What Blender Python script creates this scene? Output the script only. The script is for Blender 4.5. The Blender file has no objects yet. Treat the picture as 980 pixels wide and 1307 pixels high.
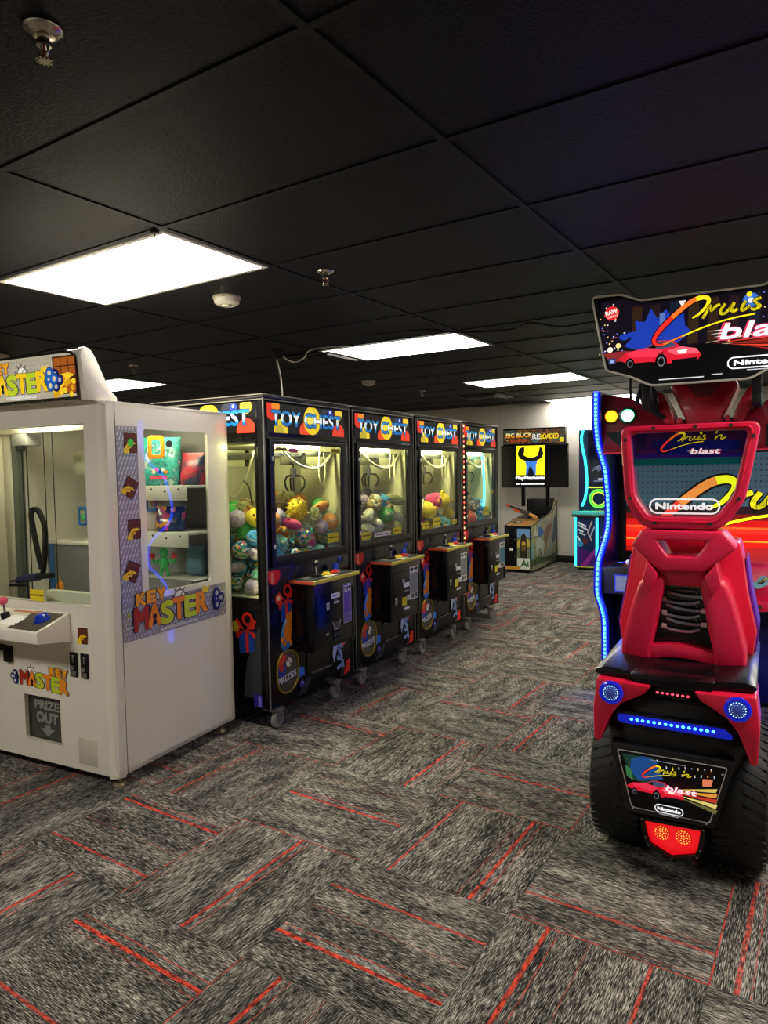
import bpy, bmesh, math, random
from mathutils import Matrix, Vector
random.seed(7)
SC = bpy.context.scene
COL = SC.collection
PI = math.pi
CEIL = 2.407

# ------------------------------------------------------------------ materials
MATS = {}
def lin(c):
    if isinstance(c, str):
        c = tuple(int(c[i:i+2], 16) / 255 for i in (0, 2, 4))
    return tuple((x / 12.92 if x <= .04045 else ((x + .055) / 1.055) ** 2.4) for x in c)
def mat(name, c='808080', rough=.5, metal=0., emit=0., ec=None, coat=0., noise=0., nscale=40., bump=0., spec=.5, sheen=0.):
    if name in MATS: return MATS[name]
    m = bpy.data.materials.new(name); m.use_nodes = True
    nt = m.node_tree; b = nt.nodes['Principled BSDF']
    col = lin(c)
    b.inputs['Base Color'].default_value = (*col, 1)
    b.inputs['Roughness'].default_value = rough
    b.inputs['Metallic'].default_value = metal
    b.inputs['Coat Weight'].default_value = coat
    b.inputs['Coat Roughness'].default_value = .06
    b.inputs['Specular IOR Level'].default_value = spec
    if sheen: b.inputs['Sheen Weight'].default_value = sheen
    if emit:
        b.inputs['Emission Color'].default_value = (*(lin(ec) if ec else col), 1)
        b.inputs['Emission Strength'].default_value = emit
    if noise or bump:
        tc = nt.nodes.new('ShaderNodeTexCoord'); n = nt.nodes.new('ShaderNodeTexNoise')
        n.inputs['Scale'].default_value = nscale; n.inputs['Detail'].default_value = 4
        nt.links.new(tc.outputs['Object'], n.inputs['Vector'])
        if noise:
            mx = nt.nodes.new('ShaderNodeMix'); mx.data_type = 'RGBA'
            mx.inputs[6].default_value = (*[x * (1 - noise) for x in col], 1)
            mx.inputs[7].default_value = (*[min(1, x * (1 + noise)) for x in col], 1)
            nt.links.new(n.outputs['Fac'], mx.inputs[0]); nt.links.new(mx.outputs[2], b.inputs['Base Color'])
        if bump:
            bp = nt.nodes.new('ShaderNodeBump'); bp.inputs['Strength'].default_value = bump; bp.inputs['Distance'].default_value = .004
            nt.links.new(n.outputs['Fac'], bp.inputs['Height']); nt.links.new(bp.outputs['Normal'], b.inputs['Normal'])
    MATS[name] = m
    return m
def speckle(name, cols, scale=30., rough=.5, kind='VORONOI', coat=0.):
    """several colours in cells or blotches"""
    if name in MATS: return MATS[name]
    m = bpy.data.materials.new(name); m.use_nodes = True
    nt = m.node_tree; b = nt.nodes['Principled BSDF']
    b.inputs['Roughness'].default_value = rough; b.inputs['Coat Weight'].default_value = coat
    tc = nt.nodes.new('ShaderNodeTexCoord'); r = nt.nodes.new('ShaderNodeValToRGB')
    if kind == 'VORONOI':
        v = nt.nodes.new('ShaderNodeTexVoronoi'); v.inputs['Scale'].default_value = scale
        sp = nt.nodes.new('ShaderNodeSeparateColor')
        nt.links.new(tc.outputs['Object'], v.inputs['Vector']); nt.links.new(v.outputs['Color'], sp.inputs[0]); nt.links.new(sp.outputs[0], r.inputs[0])
    else:
        v = nt.nodes.new('ShaderNodeTexNoise'); v.inputs['Scale'].default_value = scale; v.inputs['Detail'].default_value = 5
        nt.links.new(tc.outputs['Object'], v.inputs['Vector']); nt.links.new(v.outputs['Fac'], r.inputs[0])
    r.color_ramp.interpolation = 'CONSTANT' if kind == 'VORONOI' else 'LINEAR'
    e = r.color_ramp.elements
    n = len(cols); lo, hi = (0, 1) if kind == 'VORONOI' else (.33, .67)
    while len(e) < n: e.new(.5)
    for i, c in enumerate(cols):
        e[i].position = lo + (hi - lo) * i / (n if kind == 'VORONOI' else max(1, n - 1)); e[i].color = (*lin(c), 1)
    nt.links.new(r.outputs[0], b.inputs['Base Color'])
    MATS[name] = m
    return m
def glass(name, tint='ffffff', refl=1.0, rough=.0, alpha=.0, acol='ffffff'):
    """clear sheet: transparent body with a fresnel gloss"""
    if name in MATS: return MATS[name]
    m = bpy.data.materials.new(name); m.use_nodes = True
    nt = m.node_tree; nt.nodes.clear()
    o = nt.nodes.new('ShaderNodeOutputMaterial'); t = nt.nodes.new('ShaderNodeBsdfTransparent'); g = nt.nodes.new('ShaderNodeBsdfGlossy')
    t.inputs[0].default_value = (*lin(tint), 1); g.inputs['Roughness'].default_value = rough
    f = nt.nodes.new('ShaderNodeFresnel'); f.inputs[0].default_value = 1.45
    k = nt.nodes.new('ShaderNodeMath'); k.operation = 'MULTIPLY'; k.inputs[1].default_value = refl; k.use_clamp = True
    mx = nt.nodes.new('ShaderNodeMixShader')
    ge = nt.nodes.new('ShaderNodeNewGeometry'); iv = nt.nodes.new('ShaderNodeMath'); iv.operation = 'SUBTRACT'; iv.inputs[0].default_value = 1.
    k2 = nt.nodes.new('ShaderNodeMath'); k2.operation = 'MULTIPLY'
    nt.links.new(ge.outputs['Backfacing'], iv.inputs[1]); nt.links.new(f.outputs[0], k.inputs[0]); nt.links.new(k.outputs[0], k2.inputs[0]); nt.links.new(iv.outputs[0], k2.inputs[1]); nt.links.new(k2.outputs[0], mx.inputs[0])
    base = t.outputs[0]
    if alpha:
        d = nt.nodes.new('ShaderNodeBsdfDiffuse'); d.inputs[0].default_value = (*lin(acol), 1)
        m2 = nt.nodes.new('ShaderNodeMixShader'); m2.inputs[0].default_value = alpha
        nt.links.new(base, m2.inputs[1]); nt.links.new(d.outputs[0], m2.inputs[2]); base = m2.outputs[0]
    nt.links.new(base, mx.inputs[1]); nt.links.new(g.outputs[0], mx.inputs[2]); nt.links.new(mx.outputs[0], o.inputs[0])
    MATS[name] = m
    return m
_flat = {}
def ink(c, emit=0.):
    """printed colour, optionally back-lit"""
    k = (c, emit)
    if k not in _flat: _flat[k] = mat('ink_%s_%d' % (c, int(emit * 100)), c, .35, emit=emit, spec=.3)
    return _flat[k]

# ------------------------------------------------------------------ mesh builder
def cr(pts, n=6, closed=False):
    """Catmull-Rom through 2-D or 3-D points"""
    P = [Vector(p) for p in pts]; out = []; N = len(P)
    for i in range(N if closed else N - 1):
        p0 = P[i-1] if (i > 0 or closed) else P[0]; p1 = P[i]; p2 = P[(i+1) % N]; p3 = P[(i+2) % N] if (closed or i + 2 < N) else P[-1]
        for k in range(n):
            t = k / n
            out.append(.5 * ((2*p1) + (p2-p0)*t + (2*p0-5*p1+4*p2-p3)*t*t + (3*p1-p0-3*p2+p3)*t**3))
    if not closed: out.append(P[-1])
    return out
def rrect(x0, y0, x1, y1, r, n=4):
    o = []
    for cx, cy, a in ((x1-r, y0+r, -90), (x1-r, y1-r, 0), (x0+r, y1-r, 90), (x0+r, y0+r, 180)):
        for k in range(n + 1):
            t = math.radians(a + 90 * k / n); o.append((cx + r*math.cos(t), cy + r*math.sin(t)))
    return o
def rpoly(pts, r, n=4):
    """polygon with rounded corners"""
    o = []; N = len(pts)
    for i in range(N):
        p = Vector(pts[i]); a = Vector(pts[i-1]) - p; b = Vector(pts[(i+1) % N]) - p
        rr = min(r, a.length*.45, b.length*.45)
        A = p + a.normalized()*rr; B = p + b.normalized()*rr
        for k in range(n + 1):
            t = k / n; o.append(tuple((1-t)**2*A + 2*t*(1-t)*p + t*t*B))
    return o
class MB:
    def __init__(s): s.v = []; s.f = []; s.m = []; s.mats = []; s.T = Matrix()
    def mi(s, m):
        if m not in s.mats: s.mats.append(m)
        return s.mats.index(m)
    def add(s, vs, fs, m):
        k = len(s.v); i = s.mi(m); T = s.T
        s.v += [tuple(T @ Vector(p)) for p in vs]
        s.f += [tuple(k + a for a in f) for f in fs]; s.m += [i] * len(fs)
    def bev(s, vs, fs, m, w, seg=2):
        if not w: return s.add(vs, fs, m)
        bm = bmesh.new(); V = [bm.verts.new(p) for p in vs]
        for f in fs: bm.faces.new([V[i] for i in f])
        bmesh.ops.recalc_face_normals(bm, faces=bm.faces[:])
        es = [e for e in bm.edges if len(e.link_faces) == 2 and e.calc_face_angle(0) > .5]
        bmesh.ops.bevel(bm, geom=es, offset=w, segments=seg, profile=.5, affect='EDGES', clamp_overlap=True)
        bm.verts.index_update()
        s.add([v.co[:] for v in bm.verts], [[v.index for v in f.verts] for f in bm.faces], m); bm.free()
    def box(s, a, b, m, bev=0., seg=2):
        x0, y0, z0 = [min(p, q) for p, q in zip(a, b)]; x1, y1, z1 = [max(p, q) for p, q in zip(a, b)]
        vs = [(x0,y0,z0),(x1,y0,z0),(x1,y1,z0),(x0,y1,z0),(x0,y0,z1),(x1,y0,z1),(x1,y1,z1),(x0,y1,z1)]
        s.bev(vs, [(0,3,2,1),(4,5,6,7),(0,1,5,4),(1,2,6,5),(2,3,7,6),(3,0,4,7)], m, bev, seg)
    def ax(s, p, h, axis):
        return (h, p[0], p[1]) if axis == 'x' else (p[0], h, p[1]) if axis == 'y' else (p[0], p[1], h)
    def prism(s, pts, axis, a, b, m, bev=0., seg=2):
        n = len(pts); vs = [s.ax(p, a, axis) for p in pts] + [s.ax(p, b, axis) for p in pts]
        fs = [tuple(range(n))[::-1], tuple(range(n, 2*n))] + [(i, (i+1) % n, n + (i+1) % n, n + i) for i in range(n)]
        s.bev(vs, fs, m, bev, seg)
    def ring(s, outer, inner, axis, a, b, m, bev=0., seg=2):
        n = len(outer); vs = [s.ax(p, h, axis) for L in (outer, inner) for h in (a, b) for p in L]
        fs = []
        for i in range(n):
            j = (i+1) % n
            fs += [(i, j, 2*n+j, 2*n+i), (n+j, n+i, 3*n+i, 3*n+j), (j, i, n+i, n+j), (2*n+i, 2*n+j, 3*n+j, 3*n+i)]
        s.bev(vs, fs, m, bev, seg)
    def poly(s, pts, m): s.add(pts, [tuple(range(len(pts)))], m)
    def tube(s, path, r, m, n=8, closed=False):
        P = [Vector(p) for p in path]; N = len(P); vs = []; fs = []
        R = r if isinstance(r, (list, tuple)) else [r] * N
        up = None
        for i, p in enumerate(P):
            t = (P[(i+1) % N] if (closed or i < N-1) else p) - (P[i-1] if (closed or i > 0) else p)
            t.normalize()
            if up is None:
                up = t.orthogonal().normalized()
            u = (up - t * up.dot(t))
            u = u.normalized() if u.length > 1e-6 else t.orthogonal().normalized()
            up = u; w = t.cross(u)
            vs += [tuple(p + R[i] * (u*math.cos(2*PI*k/n) + w*math.sin(2*PI*k/n))) for k in range(n)]
        for i in range(N if closed else N-1):
            j = (i+1) % N
            fs += [(i*n+k, i*n+(k+1) % n, j*n+(k+1) % n, j*n+k) for k in range(n)]
        if not closed: fs += [tuple(range(n))[::-1], tuple(range((N-1)*n, N*n))]
        s.add(vs, fs, m)
    def lathe(s, o, d, prof, m, n=20):
        """prof: (radius, height along d)"""
        o = Vector(o); d = Vector(d).normalized(); u = d.orthogonal().normalized(); w = d.cross(u)
        vs = []; fs = []
        for r, h in prof: vs += [tuple(o + d*h + max(r, 1e-5)*(u*math.cos(2*PI*k/n) + w*math.sin(2*PI*k/n))) for k in range(n)]
        N = len(prof)
        for i in range(N-1): fs += [(i*n+k, i*n+(k+1) % n, (i+1)*n+(k+1) % n, (i+1)*n+k) for k in range(n)]
        fs += [tuple(range(n))[::-1], tuple(range((N-1)*n, N*n))]
        s.add(vs, fs, m)
    def cyl(s, a, b, r, m, n=16, r2=None):
        a = Vector(a); b = Vector(b); s.lathe(a, b-a, [(r, 0), (r if r2 is None else r2, (b-a).length)], m, n)
    def ball(s, c, r, m, n=14, rot=None, fn=None):
        r = (r, r, r) if not isinstance(r, (tuple, list)) else r
        vs = []; fs = []; k = n // 2 + 1
        for i in range(k + 1):
            a = PI * i / k
            for j in range(n):
                b = 2*PI*j/n; p = Vector((math.sin(a)*math.cos(b), math.sin(a)*math.sin(b), math.cos(a)))
                if fn: p = p * fn(p)
                p = Vector((p.x*r[0], p.y*r[1], p.z*r[2]))
                if rot: p = rot @ p
                vs.append(tuple(p + Vector(c)))
        for i in range(k):
            fs += [(i*n+j, (i+1)*n+j, (i+1)*n+(j+1) % n, i*n+(j+1) % n) for j in range(n)]
        s.add(vs, fs, m)
    def done(s, name, parent=None, label=None, ang=38, kind=None):
        me = bpy.data.meshes.new(name); me.from_pydata(s.v, [], s.f)
        for m in s.mats: me.materials.append(m)
        me.polygons.foreach_set('material_index', s.m)
        bm = bmesh.new(); bm.from_mesh(me); bmesh.ops.remove_doubles(bm, verts=bm.verts[:], dist=1e-6)
        bm.to_mesh(me); bm.free()
        me.polygons.foreach_set('use_smooth', [True] * len(me.polygons))
        me.set_sharp_from_angle(angle=math.radians(ang)); me.update()
        o = bpy.data.objects.new(name, me); COL.objects.link(o)
        if parent: o.parent = parent
        if label: o['label'] = label
        if kind: o['kind'] = kind
        return o
# ------------------------------------------------------------------ printed art on a plane
_tc = {}
def text_geo(t):
    if t in _tc: return _tc[t]
    cu = bpy.data.curves.new('lettering', 'FONT'); cu.body = t; cu.size = 1; cu.align_x = 'LEFT'; cu.resolution_u = 3
    ob = bpy.data.objects.new('lettering', cu)
    me = bpy.data.meshes.new_from_object(ob)
    vs = [(v.co.x, v.co.y) for v in me.vertices]; fs = [tuple(p.vertices) for p in me.polygons]
    bpy.data.meshes.remove(me); bpy.data.objects.remove(ob); bpy.data.curves.remove(cu)
    _tc[t] = (vs, fs); return _tc[t]
class Art:
    def __init__(s, mb, o, u, v, step=.00022):
        s.b = mb; s.o = Vector(o); s.u = Vector(u).normalized(); s.v = Vector(v).normalized(); s.n = s.u.cross(s.v); s.k = 1; s.step = step
    def p(s, q, lift=0): return tuple(s.o + s.u*q[0] + s.v*q[1] + s.n*(s.k*s.step + lift))
    def poly(s, pts, m):
        a = sum(pts[i-1][0]*pts[i][1] - pts[i][0]*pts[i-1][1] for i in range(len(pts)))
        s.b.poly([s.p(q) for q in (pts if a > 0 else pts[::-1])], m); s.k += 1
    def rect(s, x0, y0, x1, y1, m): s.poly([(x0,y0),(x1,y0),(x1,y1),(x0,y1)], m)
    def circ(s, x, y, r, m, n=20, ry=None, a0=0, a1=360):
        k = n if a1 - a0 >= 360 else n + 1
        s.poly([(x + r*math.cos(math.radians(a0 + (a1-a0)*i/n)), y + (ry or r)*math.sin(math.radians(a0 + (a1-a0)*i/n))) for i in range(k)], m)
    def band(s, pts, w, m, closed=False):
        """ribbon along a polyline; w a number or one per point; m one or one per segment"""
        P = [Vector(p[:2]) for p in pts]; N = len(P); W = w if isinstance(w, (list, tuple)) else [w]*N
        L = []; R = []
        for i in range(N):
            t = (P[(i+1) % N] if (closed or i < N-1) else P[i]) - (P[i-1] if (closed or i > 0) else P[i])
            t = t.normalized() if t.length > 1e-9 else Vector((1, 0)); q = Vector((-t.y, t.x)) * W[i] / 2
            L.append(P[i] + q); R.append(P[i] - q)
        for i in range(N if closed else N-1):
            j = (i+1) % N; mm = m[min(i, len(m)-1)] if isinstance(m, (list, tuple)) else m
            s.b.poly([s.p(R[i]), s.p(R[j]), s.p(L[j]), s.p(L[i])], mm)
        s.k += 1
    def text(s, t, x, y, h, m, w=None, align='C', bold=0., shear=0., rot=0., bands=None):
        """cap height h, optional total width w; bold repeats the letters with small shifts; bands = list of (upto fraction, material)"""
        vs, fs = text_geo(t)
        if not vs: return
        x0 = min(p[0] for p in vs); x1 = max(p[0] for p in vs); sc = h / .7
        sx = w / (x1 - x0) if w else sc
        W = (x1 - x0) * sx; ox = {'C': -W/2, 'L': 0, 'R': -W}[align]
        ca, sa = math.cos(math.radians(rot)), math.sin(math.radians(rot))
        offs = [(0, 0)] if not bold else [(bold*math.cos(a), bold*math.sin(a)) for a in [k*PI/3 for k in range(6)]]
        def mp(q, d):
            px, py = (q[0]-x0)*sx + ox + d[0] + shear*q[1]*sc, q[1]*sc + d[1]
            return (x + px*ca - py*sa, y + px*sa + py*ca)
        if bands:
            bm = bmesh.new(); V = [bm.verts.new((*q, 0)) for q in vs]
            for f in fs:
                try: bm.faces.new([V[i] for i in f])
                except ValueError: pass
            for fr, _ in bands[:-1]:
                bmesh.ops.bisect_plane(bm, geom=bm.verts[:] + bm.edges[:] + bm.faces[:], plane_co=(0, fr*.72, 0), plane_no=(0, 1, 0))
            bm.verts.index_update()
            gv = [v.co[:2] for v in bm.verts]; gf = [([v.index for v in f.verts], f.calc_center_median().y/.72) for f in bm.faces]; bm.free()
        for i, d in enumerate(offs):
            if bands:
                for f, cy in gf:
                    mm = next((b for fr, b in bands if cy <= fr), bands[-1][1])
                    s.b.add([s.p(mp(gv[k], d), i*.00003) for k in f], [tuple(range(len(f)))], mm)
            else: s.b.add([s.p(mp(q, d), i*.00003) for q in vs], fs, m)
        s.k += 1
# ------------------------------------------------------------------ things
def tag(o, label, cat, group=None, kind=None):
    o['label'] = label; o['category'] = cat
    if group: o['group'] = group
    if kind: o['kind'] = kind
    return o
def thing(name, label, cat, loc=(0, 0, 0), rot=0., group=None):
    o = bpy.data.objects.new(name, None); COL.objects.link(o); o.empty_display_size = .1
    o.location = loc; o.rotation_euler = (0, 0, math.radians(rot))
    return tag(o, label, cat, group)
def copy_tree(o, parent=None):
    c = o.copy(); COL.objects.link(c)
    if parent: c.parent = parent
    for ch in list(o.children): copy_tree(ch, c)
    return c
def struct(o): o['kind'] = 'structure'; return o

# common materials
BLACK = mat('black_laminate', '050507', .22, spec=.35)
BLACKM = mat('black_matte', '08080a', .6, spec=.3)
PLASTIC = mat('black_plastic', '101013', .38, bump=.15, nscale=400)
CHROME = mat('chrome', 'd8d8d8', .12, 1.)
STEEL = mat('brushed_steel', '9a9a98', .32, 1., noise=.1, nscale=60)
WHITE = mat('white_enamel', 'e9e3d2', .24, coat=1., noise=.04, nscale=6)
WHITEP = mat('white_plastic', 'dedad0', .4)
GLASS = glass('clear_acrylic', 'f4f8f4', .8)
RED = mat('red_gloss_plastic', 'e0163c', .3, coat=.2, bump=.05, nscale=500)
TUBE = mat('lit_tube', 'fff8d8', .5, emit=30.)
# ================================================================== the room
GX0, GDX, GY0, GDY = -2.317, 1.2935, 1.274, .6527       # ceiling grid
WALL_Y = 10.14
XL, XR, YN = -9.2, 2.9, -2.6
def carpet_material():
    m = bpy.data.materials.new('carpet_tile'); m.use_nodes = True
    nt = m.node_tree; b = nt.nodes['Principled BSDF']; b.inputs['Roughness'].default_value = .95; b.inputs['Specular IOR Level'].default_value = .1
    N = nt.nodes.new; L = nt.links.new
    uv = N('ShaderNodeUVMap'); uv.uv_map = 'tile'
    at = N('ShaderNodeAttribute'); at.attribute_name = 'tile_data'
    s1 = N('ShaderNodeSeparateXYZ'); L(uv.outputs[0], s1.inputs[0])
    s2 = N('ShaderNodeSeparateColor'); L(at.outputs['Color'], s2.inputs[0])
    def mth(op, a, c=None, clamp=False):
        n = N('ShaderNodeMath'); n.operation = op; n.use_clamp = clamp
        for i, x in enumerate((a, c)):
            if x is None: continue
            if isinstance(x, (int, float)): n.inputs[i].default_value = x
            else: L(x, n.inputs[i])
        return n.outputs[0]
    off = mth('MULTIPLY', s2.outputs[0], 400.)
    def streak(su, sv, det, add):
        c = N('ShaderNodeCombineXYZ'); L(mth('MULTIPLY', s1.outputs[0], su), c.inputs[0])
        L(mth('ADD', mth('MULTIPLY', s1.outputs[1], sv), add), c.inputs[1]); L(off, c.inputs[2])
        n = N('ShaderNodeTexNoise'); n.inputs['Scale'].default_value = 1.; n.inputs['Detail'].default_value = det; n.inputs['Roughness'].default_value = .65
        L(c.outputs[0], n.inputs['Vector']); return n.outputs['Fac']
    a = streak(205., 20., 3., 0.)            # yarn streaks
    big = streak(9., 2.2, 2., 33.)         # lighter and darker bands
    # fine loops in rows
    row = mth('SINE', mth('MULTIPLY', s1.outputs[0], 2*PI*110))
    f = mth('ADD', mth('ADD', a, mth('MULTIPLY', mth('SUBTRACT', big, .5), .34)), mth('MULTIPLY', row, .03))
    r = N('ShaderNodeValToRGB'); L(f, r.inputs[0]); e = r.color_ramp.elements
    e[0].position = .40; e[0].color = (*lin('1b1a1a'), 1); e[1].position = .73; e[1].color = (*lin('ccc6b9'), 1)
    k = e.new(.51); k.color = (*lin('55524f'), 1); k = e.new(.58); k.color = (*lin('858078'), 1)
    # accent stripes: position in green, strength in blue
    def line(pos, w, st):
        d = mth('ABSOLUTE', mth('SUBTRACT', s1.outputs[0], pos))
        q = mth('SUBTRACT', 1., mth('DIVIDE', d, w), True)
        br = streak(160., 5., 2., 7.)
        return mth('MULTIPLY', mth('GREATER_THAN', mth('MULTIPLY', q, mth('ADD', br, .42)), .38), st)
    l1 = line(s2.outputs[1], .021, s2.outputs[2])
    l2 = line(mth('ADD', s2.outputs[1], .06), .008, mth('MULTIPLY', s2.outputs[2], .55))
    l3 = mth('MAXIMUM', line(at.outputs['Alpha'], .016, .75), line(mth('FRACT', mth('MULTIPLY', s2.outputs[0], 37.)), .006, .3))
    st = mth('MAXIMUM', l1, mth('MAXIMUM', l2, l3))
    red = N('ShaderNodeValToRGB'); L(streak(60., 24., 2., 90.), red.inputs[0])
    red.color_ramp.elements[0].position = .38; red.color_ramp.elements[0].color = (*lin('5e211d'), 1)
    red.color_ramp.elements[1].position = .62; red.color_ramp.elements[1].color = (*lin('e8503a'), 1)
    mx = N('ShaderNodeMix'); mx.data_type = 'RGBA'; L(st, mx.inputs[0]); L(r.outputs[0], mx.inputs[6]); L(red.outputs[0], mx.inputs[7])
    # dark seams between tiles
    def edge(o): return mth('GREATER_THAN', mth('ABSOLUTE', mth('SUBTRACT', o, .5)), .4965)
    sm = mth('MULTIPLY', mth('MAXIMUM', edge(s1.outputs[0]), edge(s1.outputs[1])), .3)
    m3 = N('ShaderNodeMix'); m3.data_type = 'RGBA'; L(sm, m3.inputs[0]); L(mx.outputs[2], m3.inputs[6]); m3.inputs[7].default_value = (.01, .01, .01, 1)
    L(m3.outputs[2], b.inputs['Base Color'])
    bp = N('ShaderNodeBump'); bp.inputs['Strength'].default_value = .5; bp.inputs['Distance'].default_value = .004
    L(mth('ADD', a, mth('MULTIPLY', row, .15)), bp.inputs['Height']); L(bp.outputs[0], b.inputs['Normal'])
    return m
def build_floor():
    TX, TY, OX, OY = .576, .5915, -1.42, 1.97
    known = {}      # (i, j): position of the red stripe, measured in the tile, strength
    def put(x, y, along, s=1.):
        i = math.floor((x - OX) / TX); j = math.floor((y - OY) / TY)
        p = (y - OY) / TY - j if along == 'x' else (x - OX) / TX - i
        known.setdefault((i, j), []).append((p, s))
    for x, y, a, s in ((-1.7,1.221,'x',1),(-1.13,1.528,'x',1),(-1.268,1.27,'y',1),(-.984,2.3,'y',.95),(-1.68,1.67,'y',.9),(-2.29,1.83,'x',1),(-1.73,2.254,'x',.9),
                       (-1.299,2.27,'y',.5),(-1.594,2.87,'y',.85),(-2.434,2.25,'y',.7),(-.712,1.77,'y',.9),(-.412,1.85,'y',1),(-.71,2.11,'x',.6),(-1.2,1.802,'x',.45),
                       (-1.327,3.5,'y',.8),(-1.16,2.877,'x',.8),(-2.235,1.23,'y',.9),(-2.26,1.496,'x',.4),(-1.78,.947,'x',.95),(-.2,2.2,'y',.7),(-1.78,3.645,'x',.7)):
        put(x, y, a, s)
    vs = []; fs = []; uvs = []; dat = []
    rng = random.Random(11)
    i0, i1 = math.floor((XL - OX)/TX), math.ceil((XR - OX)/TX); j0, j1 = math.floor((YN - OY)/TY), math.ceil((WALL_Y + .3 - OY)/TY)
    for i in range(i0, i1):
        for j in range(j0, j1):
            x0, y0 = OX + i*TX, OY + j*TY; k = len(vs)
            vs += [(x0,y0,0),(x0+TX,y0,0),(x0+TX,y0+TY,0),(x0,y0+TY,0)]; fs.append((k,k+1,k+2,k+3))
            along_x = (i + j) % 2 == 1
            q = [(0,0),(1,0),(1,1),(0,1)]
            uvs += [((c[1], c[0]) if along_x else c) for c in q]
            q = known.get((i, j)) or [(rng.uniform(.1, .9), rng.choice((.25, .5, .75, .9)))]
            (p, s), p2 = q[0], (q[1][0] if len(q) > 1 else -1.)
            dat.append((rng.random(), p, s, p2))
    me = bpy.data.meshes.new('floor'); me.from_pydata(vs, [], fs)
    ul = me.uv_layers.new(name='tile'); at = me.attributes.new('tile_data', 'FLOAT_COLOR', 'FACE')
    for k, c in enumerate(uvs): ul.data[k].uv = c
    for k, c in enumerate(dat): at.data[k].color = c
    me.materials.append(carpet_material())
    o = bpy.data.objects.new('floor', me); COL.objects.link(o); struct(o)
build_floor()

def ceiling_material():
    m = bpy.data.materials.new('ceiling_tile'); m.use_nodes = True
    nt = m.node_tree; b = nt.nodes['Principled BSDF']; N = nt.nodes.new; L = nt.links.new
    tc = N('ShaderNodeTexCoord')
    n1 = N('ShaderNodeTexNoise'); n1.inputs['Scale'].default_value = 95; n1.inputs['Detail'].default_value = 3
    n2 = N('ShaderNodeTexNoise'); n2.inputs['Scale'].default_value = 2.3; n2.inputs['Detail'].default_value = 6
    n3 = N('ShaderNodeTexNoise'); n3.inputs['Scale'].default_value = 34; n3.inputs['Detail'].default_value = 8; n3.inputs['Roughness'].default_value = .8
    for n in (n1, n2, n3): L(tc.outputs['Object'], n.inputs['Vector'])
    r = N('ShaderNodeValToRGB'); L(n1.outputs[0], r.inputs[0]); e = r.color_ramp.elements
    e[0].position = .36; e[0].color = (*lin('060609'), 1); e[1].position = .56; e[1].color = (*lin('0f0f13'), 1)
    # pale scuffs here and there
    a = N('ShaderNodeMath'); a.operation = 'MULTIPLY'; 
    r2 = N('ShaderNodeValToRGB'); L(n2.outputs[0], r2.inputs[0]); r2.color_ramp.elements[0].position = .6; r2.color_ramp.elements[1].position = .72
    r3 = N('ShaderNodeValToRGB'); L(n3.outputs[0], r3.inputs[0]); r3.color_ramp.elements[0].position = .62; r3.color_ramp.elements[1].position = .72
    L(r2.outputs[0], a.inputs[0]); L(r3.outputs[0], a.inputs[1])
    mx = N('ShaderNodeMix'); mx.data_type = 'RGBA'; L(a.outputs[0], mx.inputs[0]); L(r.outputs[0], mx.inputs[6]); mx.inputs[7].default_value = (.09, .09, .09, 1)
    L(mx.outputs[2], b.inputs['Base Color']); b.inputs['Roughness'].default_value = .6; b.inputs['Specular IOR Level'].default_value = .22
    bp = N('ShaderNodeBump'); bp.inputs['Strength'].default_value = .6; bp.inputs['Distance'].default_value = .004
    L(n1.outputs[0], bp.inputs['Height']); L(bp.outputs[0], b.inputs['Normal'])
    return m
m = MB(); m.box((XL-.1, YN-.1, CEIL), (XR+.1, WALL_Y+.1, CEIL+.08), ceiling_material()); struct(m.done('ceiling'))
GRID = mat('ceiling_grid_paint', '0b0b0e', .6, spec=.3)
m = MB()
for j in range(-6, 5):
    x = GX0 + GDX*j
    if XL < x < XR: m.box((x-.0125, YN, CEIL-.006), (x+.0125, WALL_Y, CEIL+.002), GRID)
for i in range(-5, 14):
    y = GY0 + GDY*i
    if YN < y < WALL_Y: m.box((XL, y-.0125, CEIL-.0055), (XR, y+.0125, CEIL+.002), GRID)
struct(m.done('ceiling_trim'))
def wall_mat():
    return mat('wall_paint', 'd2cdc0', .7, noise=.05, nscale=1.6, bump=.05)
W = wall_mat()
m = MB(); m.box((XL, WALL_Y, 0), (XR, WALL_Y+.12, CEIL), W); struct(m.done('wall_back'))
m = MB(); m.box((XL-.12, YN, 0), (XL, WALL_Y, CEIL), W); struct(m.done('wall_left'))
m = MB(); m.box((XR, YN, 0), (XR+.12, WALL_Y, CEIL), W); struct(m.done('wall_right'))
m = MB(); m.box((XL, YN-.12, 0), (XR, YN, CEIL), W); struct(m.done('wall_front'))
m = MB(); m.box((XL, 2.95, 0), (-5.70, 3.15, CEIL-.002), mat('partition_paint', 'c9bda6', .7), .01); struct(m.done('wall_partition'))
m = MB(); m.box((XL+.01, WALL_Y-.014, 0), (XR, WALL_Y, .1), mat('baseboard_rubber', '0c0c0e', .5), .004); struct(m.done('baseboard_back'))
m = MB()
for x in (-4.44, -3.5): m.box((x-.0015, WALL_Y-.0012, .1), (x+.0015, WALL_Y, CEIL), mat('wall_seam', '8f8b80', .7))
struct(m.done('wall_seam_trim'))

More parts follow.
